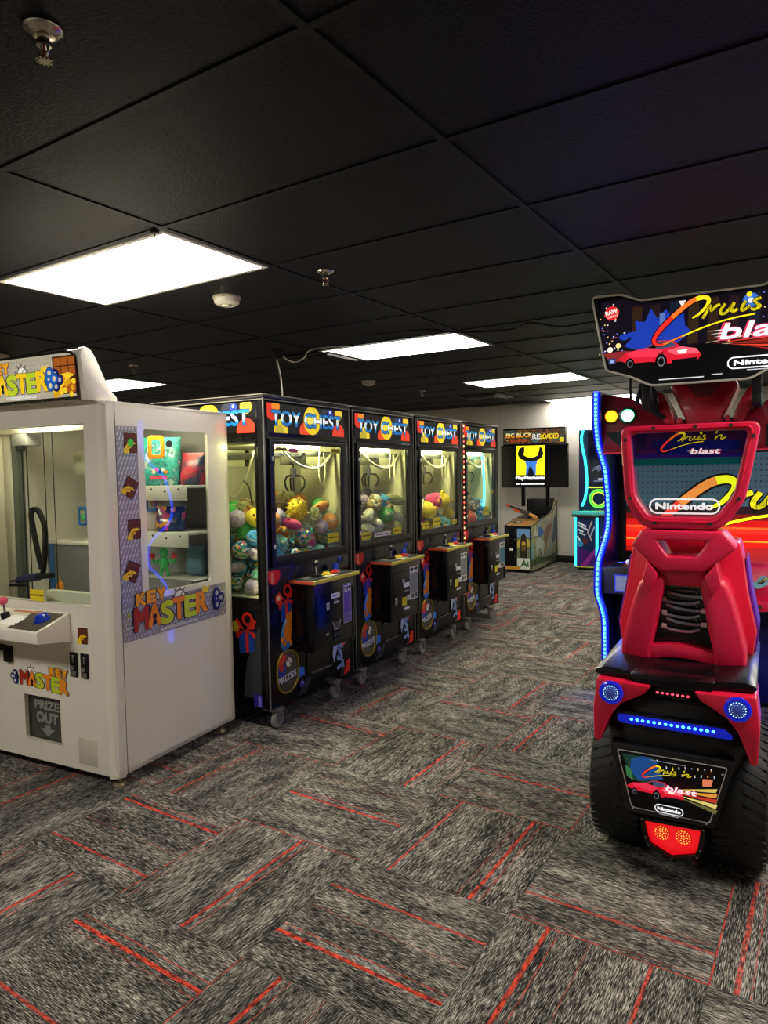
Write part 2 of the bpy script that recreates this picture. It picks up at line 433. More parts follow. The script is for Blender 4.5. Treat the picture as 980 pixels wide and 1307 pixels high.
# ------------------------------------------------------------------ ceiling fixtures
LIGHT = mat('light_diffuser', 'fffaf0', .6, emit=22.)
FRAMEW = mat('light_frame', 'e8e4da', .5)
lights = []
def ceiling_light(j, i, label, proto=[None]):
    x0, y0 = GX0 + GDX*j, GY0 + GDY*i
    if proto[0] is None:
        o = thing('ceiling_light', label, 'ceiling light', (x0, y0, CEIL), 0, 'recessed ceiling light panels')
        m = MB(); m.ring(rrect(.012, .012, GDX-.012, GDY-.012, .004), rrect(.035, .035, GDX-.035, GDY-.035, .004), 'z', -.012, -.0065, FRAMEW); m.done('light_frame', o)
        m = MB(); m.box((.03, .03, -.011), (GDX-.03, GDY-.03, -.0085), LIGHT); m.done('diffuser', o)
        proto[0] = o
    else:
        o = copy_tree(proto[0]); o.location = (x0, y0, CEIL); o['label'] = label
    return o
ceiling_light(-1, 1, 'largest bright rectangular ceiling panel light, over the white key machine')
ceiling_light(-1, 5, 'bright ceiling panel light over the second and third toy cranes, cable along its edge')
ceiling_light(-1, 9, 'bright ceiling panel light before the far wall, over the end of the crane row')
ceiling_light(-1, 13, 'farthest small bright ceiling panel light touching the far wall')
ceiling_light(-4, 5, 'ceiling panel light half hidden behind the sign of the white machine')
for j, i in ((2, 1), (2, 6), (2, 10), (-1, -3)):
    ceiling_light(j, i, 'ceiling panel light over the part of the room outside the view')

SPR = mat('sprinkler_metal', 'c9c2b2', .2, 1.)
def sprinkler(loc, label, proto=[None]):
    if proto[0] is None:
        o = thing('fire_sprinkler', label, 'sprinkler', loc, 0, 'ceiling sprinklers')
        m = MB(); m.lathe((0,0,0), (0,0,-1), [(0,0),(.041,0),(.043,.003),(.040,.009),(.026,.016),(.022,.018),(.0,.018)], SPR, 28); m.done('escutcheon', o)
        m = MB(); m.lathe((0,0,-.016), (0,0,-1), [(.013,0),(.013,.012),(.016,.013),(.016,.022),(.011,.024),(.0,.024)], SPR, 14)
        for s in (-1, 1): m.tube([(s*.012,0,-.036),(s*.0165,0,-.052),(s*.010,0,-.066),(s*.003,0,-.070)], .0028, SPR, 6)
        m.cyl((0,0,-.04), (0,0,-.066), .0028, mat('sprinkler_bulb', '8a2a20', .15), 8); m.done('sprinkler_body', o)
        m = MB(); m.cyl((0,0,-.069), (0,0,-.072), .012, SPR, 16)
        for k in range(12):
            a = 2*PI*k/12; c, s_ = math.cos(a), math.sin(a)
            m.box((-.0022, .011, -.0715), (.0022, .019, -.0695), SPR)
            for q in range(8): v = m.v[-8+q]; m.v[-8+q] = (v[0]*c - v[1]*s_, v[0]*s_ + v[1]*c, v[2])
        m.done('deflector', o); proto[0] = o
    else:
        o = copy_tree(proto[0]); o.location = loc; o['label'] = label
    return o
sprinkler((-1.515, .945, CEIL), 'chrome fire sprinkler high above, nearest in the dark ceiling')
sprinkler((-2.161, 2.80, CEIL), 'small chrome fire sprinkler beside the smoke detector and large light panel')
sprinkler((-5.40, 4.11, CEIL), 'tiny fire sprinkler over the sign of the white key machine')
sprinkler((-4.38, 7.6, CEIL), 'tiny fire sprinkler over the toy cranes beyond the far smoke detector')
DET = mat('detector_plastic', 'e2dcc8', .4)
def detector(loc, label, proto=[None]):
    if proto[0] is None:
        o = thing('smoke_detector', label, 'smoke detector', loc, 0, 'ceiling smoke detectors')
        m = MB(); m.lathe((0,0,0), (0,0,-1), [(0,0),(.078,0),(.079,.012),(.074,.016),(.0,.016)], DET, 32); m.done('mounting_base', o)
        m = MB(); m.lathe((0,0,-.014), (0,0,-1), [(.0,0),(.073,0),(.070,.022),(.052,.034),(.047,.035),(.046,.030),(.028,.030),(.026,.041),(.0,.043)], DET, 32)
        m.ball((.05, -.045, -.026), .004, mat('detector_led', 'b02020', .3), 8); m.done('sensor_cover', o); proto[0] = o
    else:
        o = copy_tree(proto[0]); o.location = loc; o['label'] = label
detector((-2.93, 2.875, CEIL), 'round cream smoke detector beside the largest ceiling light')
detector((-4.38, 6.42, CEIL), 'small round smoke detector above the row of toy cranes')
HOOKM = mat('hook_wire', '5b544a', .35, .8)
def hook(loc, label, proto=[None]):
    if proto[0] is None:
        o = thing('ceiling_hook', label, 'hook', loc, 0, 'ceiling hooks')
        m = MB(); m.box((-.014, -.011, -.012), (.014, .011, 0), BLACKM, .002); m.done('grid_clip', o)
        m = MB(); m.tube(cr([(0,0,-.010),(0,0,-.035),(-.001,.0,-.05),(-.012,.0,-.056),(-.022,0,-.05),(-.023,0,-.043)], 4), .0023, HOOKM, 6); m.done('hook_wire', o); proto[0] = o
    else:
        o = copy_tree(proto[0]); o.location = loc; o['label'] = label
hook((-2.362, 1.925, CEIL-.005), 'small wire hook clipped at the corner of the largest ceiling light')
hook((-6.11, 4.86, CEIL-.005), 'tiny hook by the ceiling light behind the sign of the white machine')
VENT = mat('vent_metal', '1c1a17', .45)
def vent(loc, rot, label, proto=[None]):
    if proto[0] is None:
        o = thing('ceiling_vent', label, 'vent', loc, rot, 'dark ceiling vents')
        m = MB(); m.ring(rrect(-.28,-.28,.28,.28,.01), rrect(-.235,-.235,.235,.235,.01), 'z', -.018, -.0065, VENT, .003); m.done('vent_frame', o)
        m = MB()
        for k in range(4):
            a, b = .225 - k*.055, .205 - k*.055
            m.ring(rrect(-a,-a,a,a,.006), rrect(-b,-b,b,b,.006), 'z', -.030 + k*.002, -.012, VENT)
        m.box((-.03,-.03,-.022), (.03,.03,-.010), VENT); m.done('louver_grille', o); proto[0] = o
    else:
        o = copy_tree(proto[0]); o.location = loc; o['label'] = label
vent((-3.80, 4.86, CEIL), 0, 'dark louvered ceiling vent beside the hanging white cable')
vent((-4.05, 8.78, CEIL), 0, 'dark square ceiling vent near the far wall, past the third light')
m = MB(); m.tube(cr([(-2.90,4.22,CEIL-.012),(-2.45,4.28,CEIL-.02),(-2.27,4.43,CEIL-.035),(-2.08,4.62,CEIL-.02),(-1.93,4.66,CEIL-.015),(-1.77,4.55,CEIL-.012),(-1.62,4.72,CEIL-.03),(-1.44,4.79,CEIL-.012),(-1.2,4.8,CEIL-.012)], 6), .006, BLACKM, 6)
tag(m.done('ceiling_cable'), 'thin black cable sagging along the dark ceiling past the second light panel', 'cable')
o = thing('hanging_cable', 'pale cable hooked to the ceiling and dropping behind the toy cranes', 'cable', (-3.834, 4.32, CEIL))
CAB = mat('cable_sheath', 'b9b1a2', .5)
m = MB(); m.box((-.05,-.02,-.012), (.05,.02,0), BLACKM, .003); m.tube([(-.02,0,-.01),(-.022,0,-.09)], .008, BLACKM, 6); m.tube([(.02,0,-.01),(.024,.02,-.06)], .008, BLACKM, 6); m.done('ceiling_clip', o)
# white run along the ceiling to the light, then the drop
m = MB(); m.tube(cr([(.02,.02,-.05),(.05,.06,-.085),(.10,.10,-.10),(.17,.12,-.07),(.25,.125,-.012),(.57,.15,-.012)], 6), .006, CAB, 6); m.done('ceiling_run', o)
m = MB(); m.tube(cr([(-.02,0,-.08),(.03,-.02,-.20),(.075,-.05,-.40),(.09,-.06,-.9),(.08,-.05,-1.6),(.06,-.04,-2.400)], 6), .0065, CAB, 6); m.done('drop_cable', o)
# ================================================================== white key game machine
KM = thing('key_prize_machine', 'white prize machine with yellow key lettering, steel strip and lit glass windows', 'arcade machine', (-2.652, 1.864, 0), 7)
KW, KD, KB, KT = 1.0, .815, .055, 1.727
SEAM = mat('panel_seam', '2a2620', .6)
TREAD = mat('tread_plate', '9d9993', .35, .35); TREADL = mat('tread_lozenge', 'e0dcd4', .3, .3)
INNER = mat('machine_interior', 'cfcabc', .55); INNERG = mat('interior_grey', '8d8c88', .5)
YEL, ORA, BRN, LIME, BLU, LBL = ink('f6c21c'), ink('f08a1e'), ink('7a2d14'), ink('b9cf2a'), ink('1c2470'), ink('4f8fe0')
DK = ink('1a1420'); CREAM = ink('efe8d0')
m = MB()
# side shell, front with a rounded upright corner, back, roof, floor
m.ring(rrect(.004,KB,KD,KT,.004,5), rrect(.218,.846,.655,1.613,.012,5), 'x', -.018, 0, WHITE)
m.box((-KW,.0,KB), (-KW+.018,KD,KT), WHITE)
m.box((-KW,KD-.018,KB), (0,KD,KT), WHITE); m.box((-KW,.0,KT-.02), (0,KD,KT), WHITE, .004); m.box((-KW,0,KB), (0,KD,KB+.02), WHITE)
m.done('cabinet_shell', KM)
m = MB()
# front door: flat panel with window and prize opening, folded round the corner
def front_panel(mb):
    x0, x1 = -KW, -.05
    X = [x0, -.765, -.128, x1]; 
    def pb(a, b, c, d): mb.box((a, -.006, b), (c, .012, d), WHITE)
    pb(x0, KB, x1, .14); pb(x0, .14, -.61, .372); pb(-.347, .14, x1, .372); pb(x0, .372, x1, .817)
    pb(x0, .817, -.87, 1.632); pb(-.128, .817, x1, 1.632); pb(x0, 1.632, x1, KT)
    n = 8; pts = [(-.05,-.006)] + [(-.05 + .05*math.sin(PI/2*k/n), .044 - .05*math.cos(PI/2*k/n)) for k in range(n+1)] + [(-.014,.05),(-.05,.012)]
    mb.prism(pts[1:], 'z', KB-.01, KT-.001, WHITE)
front_panel(m); m.done('front_door', KM)
m = MB(); m.box((-.0008,.0505,KB), (.0012,.0525,KT), SEAM); m.box((.0005,.0535,.9),(.003,.0565,.903), CHROME); m.done('door_seam', KM)
m = MB(); m.box((-.875,.002,.812), (-.124,.006,1.637), GLASS); m.done('front_window', KM)
m = MB(); m.box((-.010,.213,.841), (-.006,.660,1.618), GLASS); m.done('side_window', KM)
# interior
m = MB()
m.box((-KW+.02,KD-.03,.80), (-.02,KD-.02,KT-.02), INNERG); m.box((-KW+.02,.03,.70), (-.02,KD-.02,.715), INNER)
m.box((-KW+.02,.03,.715), (-KW+.03,KD-.02,KT-.02), INNER); m.box((-KW+.02,.03,KT-.04), (-.02,KD-.02,KT-.03), INNER)
m.box((-KW+.03,.02,.72), (-.10,.06,.81), INNER); m.box((-.50,.06,.72), (-.10,.10,.86), INNER, .004); m.box((-.33,.10,.72), (-.10,.2,.80), INNER, .004)
m.done('interior_lining', KM)
m = MB(); m.box((-.78,.10,1.665), (-.42,.16,1.682), TUBE); m.done('interior_lamp', KM)
m = MB(); m.box((-.30,.45,1.655), (-.06,.50,1.672), TUBE); m.done('interior_lamp', KM)
def shelf(z, x0, x1):
    b = MB(); b.box((x0,.52,z-.014), (x1,KD-.03,z), INNER, .003); b.box((x0,.515,z-.075), (x1,.523,z), WHITEP, .002)
    for k in range(4): b.cyl((x0+.05+k*(x1-x0-.1)/3,.5145,z-.03+.012*(k%2)), (x0+.05+k*(x1-x0-.1)/3,.5135,z-.03+.012*(k%2)), .006, SEAM, 10)
    return b.done('prize_shelf', KM)
shelf(1.345, -.40, -.025); shelf(1.105, -.40, -.025)
b = MB(); b.box((-.40,.55,.85), (-.025,KD-.03,.86), INNER, .003); b.box((-.4,.53,.715), (-.025,.545,.86), mat('prize_bin_grey','77757a',.5)); b.done('prize_shelf', KM)
m = MB()   # gantry column, rails and drag chain
m.box((-.975,.20,.72), (-.915,.28,1.62), INNER, .004); m.box((-.915,.21,.72), (-.875,.25,1.62), mat('gantry_rail','6f7370',.3,.6)); m.box((-.87,.18,1.56), (-.76,.27,1.62), INNERG, .004); m.box((-.83,.17,1.53), (-.79,.20,1.56), BLACKM, .004)
for x in (-.848,-.812): m.tube([(x,.22,.74),(x,.22,1.56)], .0028, BLACKM, 6)
for x in (-.682,-.618): m.tube([(x,.22,.82),(x,.22,1.62)], .0022, BLACKM, 6)
m.box((-KW+.03,.18,1.62), (-.03,.22,1.645), INNER, .003); m.done('gantry', KM)
m = MB(); m.tube(cr([(-.735,.22,.93),(-.760,.22,1.02),(-.790,.22,1.15),(-.796,.22,1.215),(-.775,.22,1.237),(-.740,.22,1.225),(-.705,.22,1.165),(-.698,.22,1.09),(-.712,.22,.98),(-.732,.22,.89)], 6), .014, BLACKM, 4); m.done('drag_chain', KM)
m = MB(); m.cyl((-.96,.22,.855), (-.76,.22,.888), .021, mat('key_arm_blue','141a4e',.3), 14); m.cyl((-.76,.22,.888), (-.655,.22,.900), .015, BLACKM, 10); m.tube([(-.96,.20,.835),(-.84,.20,.842)], .008, BLACKM, 6); m.done('key_arm', KM)
m = MB(); m.box((-.96,.45,.72), (-.64,.74,1.03), mat('prize_bin_grey','77757a',.5), .004); m.box((-.975,.44,1.03), (-.63,.75,1.045), WHITEP, .003); m.box((-.965,.445,.72),(-.93,.449,1.03), mat('tag_blue','2a66b0',.3)); m.done('prize_bin', KM)
# headbox with curved side profile
HB = [(-.050,1.727),(-.062,1.90)]
prof = [(-.058,1.727)] + [tuple(p) for p in cr([(-.068,1.86),(-.072,1.925),(-.055,1.95),(-.015,1.937),(.03,1.865),(.07,1.79),(.112,1.752),(.114,1.727)], 4)]
m = MB()
m.prism(prof, 'x', -.075, -.048, WHITE, .003); m.prism(prof, 'x', -KW+.02, -KW+.045, WHITE, .003)
inn = [(y*1. + (.004 if y < 0 else -.004), z - (.004 if z > 1.74 else 0)) for y, z in prof]
m.prism([(-.045,1.727)] + inn[1:], 'x', -KW+.045, -.075, WHITE); m.done('sign_box', KM)
def key_head(a, cx, cy, s, body, rim, hole, flip=1):
    """four-ring key head"""
    for dx, dy in ((0,.55),(.55*flip,.02),(0,-.55)):
        a.circ(cx+dx*s, cy+dy*s, .50*s, rim); 
    a.circ(cx-.1*s*flip, cy, .55*s, rim)
    for dx, dy in ((0,.55),(.55*flip,.02),(0,-.55)): a.circ(cx+dx*s, cy+dy*s, .42*s, body)
    a.circ(cx-.1*s*flip, cy, .47*s, body)
    for dx, dy in ((0,.55),(.55*flip,.02),(0,-.55)): a.circ(cx+dx*s, cy+dy*s, .22*s, hole)
    a.poly([(cx-.28*s,cy),(cx-.12*s,cy-.16*s),(cx+.04*s,cy),(cx-.12*s,cy+.16*s)], hole)
def chest_art(a, x, y, s, wood='6b3014', tilt=0., e=0.):
    w, dkw, gold = ink(wood, e), ink('3a170a', e), ink('f2cb2a', e)
    c, d = math.cos(tilt), math.sin(tilt)
    def P(l): return [(x + (p*c - q*d)*s, y + (p*d + q*c)*s) for p, q in l]
    a.poly(P([(-.5,-.1),(.55,-.1),(.55,.75),(-.5,.75)]), dkw); a.poly(P([(-.45,.15),(.5,.15),(.5,.70),(-.45,.70)]), w)
    for k in (-.15,.2): a.poly(P([(k,.15),(k+.03,.15),(k+.03,.7),(k,.7)]), dkw)
    a.poly(P([(-.45,.42),(.5,.42),(.5,.45),(-.45,.45)]), dkw)
    a.poly(P([(-.55,-.45),(.5,-.45),(.55,.1),(-.5,.1)]), dkw); a.poly(P([(-.5,-.40),(.45,-.40),(.5,.0),(-.45,.0)]), w)
    a.poly(P([(-.62,-.32),(-.2,.18),(.2,.22),(.48,.12),(.1,.02),(.12,-.1),(-.15,-.22),(-.1,-.45),(-.5,-.48)]), gold)
    a.poly(P([(-.3,-.1),(.05,.1),(.15,.06),(-.2,-.16)]), ink('c98f12', e))
def compass(a, x, y, r, e=0.):
    a.circ(x, y, r, ink('2a2030', e), a0=0, a1=180); a.circ(x, y, r*.86, ink('f3efe0', e), a0=0, a1=180)
    for t in (15, 52, 90, 128, 165):
        t = math.radians(t); a.band([(x+r*math.cos(t), y+r*math.sin(t)), (x+1.45*r*math.cos(t), y+1.45*r*math.sin(t))], r*.13, ink('2a2030', e))
    a.band([(x, y), (x+.4*r, y+.55*r)], r*.12, ink('2a2030', e))
def key_logo(a, x, y, w, e=0., mirror=False, head=True, master=None):
    """KEY over MASTER, with key head; x,y lower-left of MASTER; w its width"""
    def C(c): return ink(c, e)
    h = w*.205; L = w/6
    compass(a, x + w*(.60 if not mirror else .22), y + h*1.02, w*.085, e)
    cols = ['a8321a','f08a1e','c3cf28','f08a1e','c3d42e','f0951e'] if master is None else master
    up = [-.03,.0,-.02,.02,.0,.05] if not mirror else [.10,.08,.04,.0,-.06,-.12]
    for k, ch in enumerate('MASTER'):
        cx = x + L*(k+.5); yy = y + up[k]*h
        a.text(ch, cx, yy, h, C('2a1a30'), w=L*1.05, bold=w*.023); a.k -= 1
    a.k += 2
    for k, ch in enumerate('MASTER'):
        cx = x + L*(k+.5); yy = y + up[k]*h
        a.text(ch, cx, yy, h, C(cols[k]), w=L*.92, bold=w*.016); a.k -= 1
    a.k += 2
    ka = x + L*1.5; a.circ(ka, y + h*.42, w*.026, C('1a1014')); a.poly([(ka-w*.01,y+h*.4),(ka+w*.01,y+h*.4),(ka+w*.02,y+h*.05),(ka-w*.02,y+h*.05)], C('1a1014'))
    kx = x + (L*.5 if not mirror else L*4.15)
    for k, ch in enumerate('KEY'):
        yy = y + h*(1.10 + (.03*k if not mirror else -.03*k))
        a.text(ch, kx + k*L*.78, yy, h*.52, C('2a1a30'), w=L*.74, bold=w*.016)
        a.text(ch, kx + k*L*.78, yy, h*.52, C('f5a31c'), w=L*.62, bold=w*.011)
    if not mirror:
        a.poly([(x+L*5.5,y+h*1.05),(x+L*6.1,y+h*.95),(x+L*6.25,y+h*1.35),(x+L*5.9,y+h*1.2),(x+L*5.7,y+h*1.4)], C('f6d02a'))
        key_head(a, x + w*1.15, y + h*.50, w*.118, C('1b2470'), C('0c1034'), C('b8b4ac'))
        a.rect(x + L*1.9, y - h*.32, x + L*4.9, y - h*.20, C('efeee8')); a.rect(x + L*2.0, y - h*.27, x + L*4.8, y - h*.25, C('30303a'))
    else:
        key_head(a, x - w*.11, y + h*.55, w*.105, C('1b2470'), C('0c1034'), C('d9d4c6'), -1)
# header sign face
m = MB(); a = Art(m, (0,-.0665,1.742), (1,0,0), (0,-.012,.16))
BE = .55
a.poly([(-KW+.05,-.008),(-.082,-.008),(-.078,.17),(-.10,.192),(-.14,.198),(-KW+.05,.198)], ink('15140f'))
a.poly([(-KW+.055,.002),(-.088,.002),(-.088,.165),(-.106,.182),(-.14,.187),(-KW+.055,.187)], ink('b3ad98', BE))
tl = ink('8f8a76', BE)
for r in range(9):
    for c in range(40):
        x = -.84 + c*.0185 + (r % 2)*.009; 
        if x < -.1: a.poly([(x,.006+r*.02),(x+.004,.006+r*.02),(x+.010,.018+r*.02),(x+.007,.018+r*.02)], tl)
        a.k -= 1
a.k += 1
a.k = 4; chest_art(a, -.15, .075, .135, 'a85a1e', 0, BE); 
for k in range(14): a.circ(-.215 + (k*37 % 14)*.0092, .012 + (k*53 % 9)*.009, .013, ink('f6d22e' if k % 2 else 'd8a418', BE), 10)
a.k = 6; key_logo(a, -.655, .035, .395, BE, master=['d84a28','f6c81e','b9cf2a','f6c81e','b9cf2a','f6c81e'])
key_head(a, -.232, .082, .050, ink('1f62b8', BE), ink('123a86', BE), ink('d9cfa8', BE))
m.done('sign_face', KM)
m = MB(); m.tube([(-KW+.05,-.074,1.931),(-.14,-.074,1.936),(-.098,-.074,1.93),(-.086,-.072,1.91),(-.084,-.066,1.735),(-KW+.05,-.066,1.733)], .0045, SEAM, 6)
for x in (-.72,-.5,-.3,-.16): m.cyl((x,-.066,1.731), (x,-.071,1.731), .004, CHROME, 8)
m.done('sign_trim', KM)
# control shelf
m = MB()
m.prism([(-.006,.646),(-.180,.672),(-.180,.725),(-.006,.782)], 'x', -KW+.02, -.262, WHITE, .006); m.done('control_shelf', KM)
m = MB(); a = Art(m, (0,-.180,.7255), (1,0,0), (0,.174,.057), .0008)
a.rect(-.47,.008,-.275,.165, ink('4c463c')); a.rect(-KW+.04,.008,-.47,.165, ink('e8e2cf')); a.rect(-.60,.14,-.40,.158, ink('d68a6a')); a.rect(-.56,.03,-.45,.11, ink('fdfbf2'))
for k in range(7):
    for q in range(6): a.rect(-.46+k*.026,.016+q*.026,-.448+k*.026,.022+q*.026, ink('6a6456')); a.k -= 1
m.done('control_decal', KM)
m = MB(); m.cyl((-.575,-.10,.75), (-.575,-.105,.775), .02, BLACKM, 14); m.cyl((-.575,-.104,.77), (-.575,-.108,.825), .0055, CHROME, 8); m.ball((-.575,-.109,.832), .020, mat('joystick_ball','e0486a',.25,coat=.4), 16); m.done('joystick', KM)
m = MB(); m.lathe((-.345,-.085,.757), (0,-.31,.95), [(.036,0),(.036,.006),(.030,.010),(.028,.022),(.02,.028),(0,.030)], mat('button_blue','1634b4',.2,coat=.5), 20); m.done('button', KM)
# front stickers, coin slots, keypad, prize flap
m = MB(); a = Art(m, (0,-.0062,0), (1,0,0), (0,0,1))
chest_art(a, -.187, .672, .062); m.done('chest_sticker', KM)
m = MB(); a = Art(m, (0,-.0062,0), (1,0,0), (0,0,1)); key_logo(a, -.62, .405, .325, 0, True)
m.done('front_logo', KM)
for x in (-.245,-.175):
    m = MB(); m.box((x-.025,-.014,.488), (x+.022,-.006,.602), mat('coin_plate','1c1c1e',.25,.6), .003); m.box((x-.006,-.0165,.555), (x+.004,-.013,.59), CHROME, .001); m.cyl((x-.003,-.014,.53), (x-.003,-.019,.53), .011, CHROME, 14); m.box((x-.017,-.0165,.494), (x+.014,-.0135,.515), CHROME, .001); m.done('coin_slot', KM)
m = MB(); m.box((-.715,-.028,.512), (-.667,-.006,.590), BLACKM, .004); m.box((-.78,-.02,.56), (-.715,-.006,.592), BLACKM, .003); m.done('card_reader', KM)
m = MB()
m.ring(rrect(-.615,.135,-.342,.377,.004), rrect(-.600,.150,-.352,.365,.004), 'y', -.008, .012, WHITE)
m.box((-.605,.022,.140), (-.350,.030,.372), mat('prize_flap_smoke','45433f',.2)); m.box((-.605,.012,.136), (-.350,.03,.142), INNERG); m.box((-.61,.012,.14), (-.603,.03,.372), INNERG); m.box((-.352,.012,.14),(-.345,.03,.372), INNERG); m.box((-.605,.012,.368),(-.35,.03,.374), INNERG)
a = Art(m, (0,.0215,0), (1,0,0), (0,0,1)); g = ink('8a8882')
a.text('PRIZE', -.482, .292, .040, g, w=.165, bold=.003); a.text('OUT', -.482, .228, .048, g, w=.145, bold=.004)
a.poly([(-.482,.162),(-.43,.198),(-.462,.198),(-.462,.216),(-.502,.216),(-.502,.198),(-.534,.198)], g); m.done('prize_door', KM)
m = MB(); m.box((-.240,-.0085,.085), (-.122,-.0055,.208), mat('door_cover','c9c4ae',.35), .003); m.done('service_cover', KM)
m = MB(); a = Art(m, (0,-.0005,0), (1,0,0), (0,0,1)); m2 = None
a = Art(m, (0,.0012,0), (1,0,0), (0,0,1)); a.rect(-.537,.819,-.443,.872, ink('ead02a')); [a.rect(-.528+.012*k,.842,-.520+.012*k,.850, DK) for k in range(7)]; m.done('warning_sticker', KM)
# tread-plate strip on the side and its art
m = MB(); a = Art(m, (.0004,0,0), (0,1,0), (0,0,1))
a.poly([(.054,.650),(.765,.650),(.765,.822),(.178,.815),(.178,1.622),(.054,1.619)], TREAD)
for r in range(44):
    for c in range(36):
        y, z = .060 + c*.020 + (r % 2)*.010, .656 + r*.022
        if z > .79 and y > .165: continue
        if y > .755 or z > 1.605: continue
        d = 1 if (r % 2) else 1
        a.poly([(y-.004,z),(y+.002,z-.001),(y+.010,z+.015),(y+.005,z+.017)], TREADL); a.k -= 1
a.k += 1; m.done('tread_strip', KM); m = MB(); a = Art(m, (.0012,0,0), (0,1,0), (0,0,1))
for z in (): a.rect(.054,z,.178,z+.0015, ink('6a6660'))
for y_, z_, s_, t_ in ((.135,1.535,.075,0),(.118,1.337,.072,-.5),(.140,1.145,.075,0),(.112,.955,.075,-.4)):
    m = MB(); a = Art(m, (.0012,0,0), (0,1,0), (0,0,1)); chest_art(a, y_, z_, s_, tilt=t_)
    if z_ > 1.5: a.circ(.135, 1.548, .018, ink('4fd04a'), 14)
    m.done('chest_sticker', KM)
m = MB(); a = Art(m, (.0012,0,0), (0,1,0), (0,0,1))
key_logo(a, .122, .695, .490)
a.circ(.082, .770, .009, ink('c9d82e'), 12); a.circ(.082,.770,.005, ink('5a6a1a'),10); a.band([(.065,.712),(.085,.715),(.11,.712)], .006, ink('e9e6dc'))
m.done('side_logo', KM)
for x, y in ((-.05,.05),(-.05,KD-.06),(-KW+.06,.05),(-KW+.06,KD-.06)):
    m = MB(); m.cyl((x,y,.0), (x,y,.012), .030, mat('levelling_foot','8a7a5a',.4,.4), 18, .024); m.cyl((x,y,.012), (x,y,.06), .009, STEEL, 10); m.done('levelling_foot', KM)

# ---- prizes in the white machine (things of their own)
def KP(p):
    t = math.radians(7); c, s = math.cos(t), math.sin(t)
    return (-2.652 + p[0]*c - p[1]*s, 1.864 + p[0]*s + p[1]*c, p[2])
def bag(name, label, loc, w, h, d, mt, rot=0., tagc=None, lean=.12, cat='prize', pic=None):
    o = thing(name, label, cat, KP(loc), 7 + rot, None)
    b = MB(); n = 12; rings = []
    rng = random.Random(len(label))
    vs = []; fs = []
    lv = [(.0,.9,.55),(.12,1.,1.),(.35,1.02,1.05),(.6,1.,.85),(.82,.98,.45),(.94,1.,.14),(1.,1.02,.08)]
    for t, sw, sd in lv:
        for k in range(n*2):
            a_ = PI*k/n; cx = math.copysign(abs(math.cos(a_))**.6, math.cos(a_)); sy = math.copysign(abs(math.sin(a_))**.8, math.sin(a_))
            j = 1 + rng.uniform(-.03,.03)
            vs.append((cx*w/2*sw*j, sy*d/2*sd*j + lean*t*h, t*h))
    N = n*2
    for i in range(len(lv)-1): fs += [(i*N+k, i*N+(k+1) % N, (i+1)*N+(k+1) % N, (i+1)*N+k) for k in range(N)]
    fs += [tuple(range(N))[::-1], tuple(range((len(lv)-1)*N, len(lv)*N))]
    b.add(vs, fs, mt); b.done('bag_body', o, ang=60)
    if tagc:
        b = MB(); b.ring(rrect(-w*.22,h*.55,w*.2,h*1.02,w*.08), rrect(-w*.13,h*.63,w*.11,h*.93,w*.05), 'y', -d*.5-.012, -d*.5-.002, tagc, .002); b.done('key_tag', o)
    if pic:
        b = MB(); a_ = Art(b, (0,-d*.535,0), (1,0,0), (0,.0,1)); pic(a_, w, h); b.done('printed_label', o)
    return o
TEAL = speckle('teal_bag_print', ['2fa79b','3fb8ac','59c8bd','2a8f90','cfe8e4'], 22, .22, 'NOISE', .5)
GAL = speckle('galaxy_bag_print', ['1a2a5c','24408a','c24a8c','e8a04a','1a2a5c','203a7a'], 34, .22, 'VORONOI', .5)
def dots(a, w, h):
    for k in range(5): a.circ(-w*.1 + k*w*.08, h*.28 + (k % 2)*h*.05, w*.05, ink(('f4ead0','e85a6a','20202a','f2f2f0','e8863a')[k]), 12)
    a.rect(-w*.2, h*.13, w*.25, h*.20, ink('e8556a')); a.circ(w*.33, h*.85, w*.09, ink('20242c'), 12)
bag('prize_bag', 'large teal printed prize bag with orange tag on the top shelf of the white machine', (-.27,.60,1.345), .20, .255, .10, TEAL, 25, ORA, .14, 'prize', dots)
bag('prize_bag', 'red and navy prize bag behind the teal one on the top shelf', (-.11,.66,1.345), .13, .17, .08, speckle('red_navy_print',['b02434','c83244','22304e','2c3c60'],9,.3,'NOISE'), 10)
bag('prize_bag', 'dark galaxy-print prize bag with blue tag tilted on the middle shelf', (-.20,.585,1.105), .155, .13, .07, GAL, 25, None, .1)
bag('prize_pouch', 'white and grey pouch with blue tag at the end of the middle shelf', (-.32,.60,1.105), .14, .19, .08, mat('pouch_grey','b9b7b0',.5), 20, mat('tag_blue','2a66b0',.3), .1)
bag('prize_bag', 'blue-grey boxed prize standing at the back of the bottom shelf', (-.14,.70,.86), .12, .16, .06, mat('prize_box_blue','6f8ea4',.5), 0, None, 0)
bag('prize_pouch', 'pale pouch with orange hook hanging high behind the front glass', (-.69,.46,1.40), .09, .13, .04, mat('pouch_pale','b0b09a',.5), -10, None, -.2)
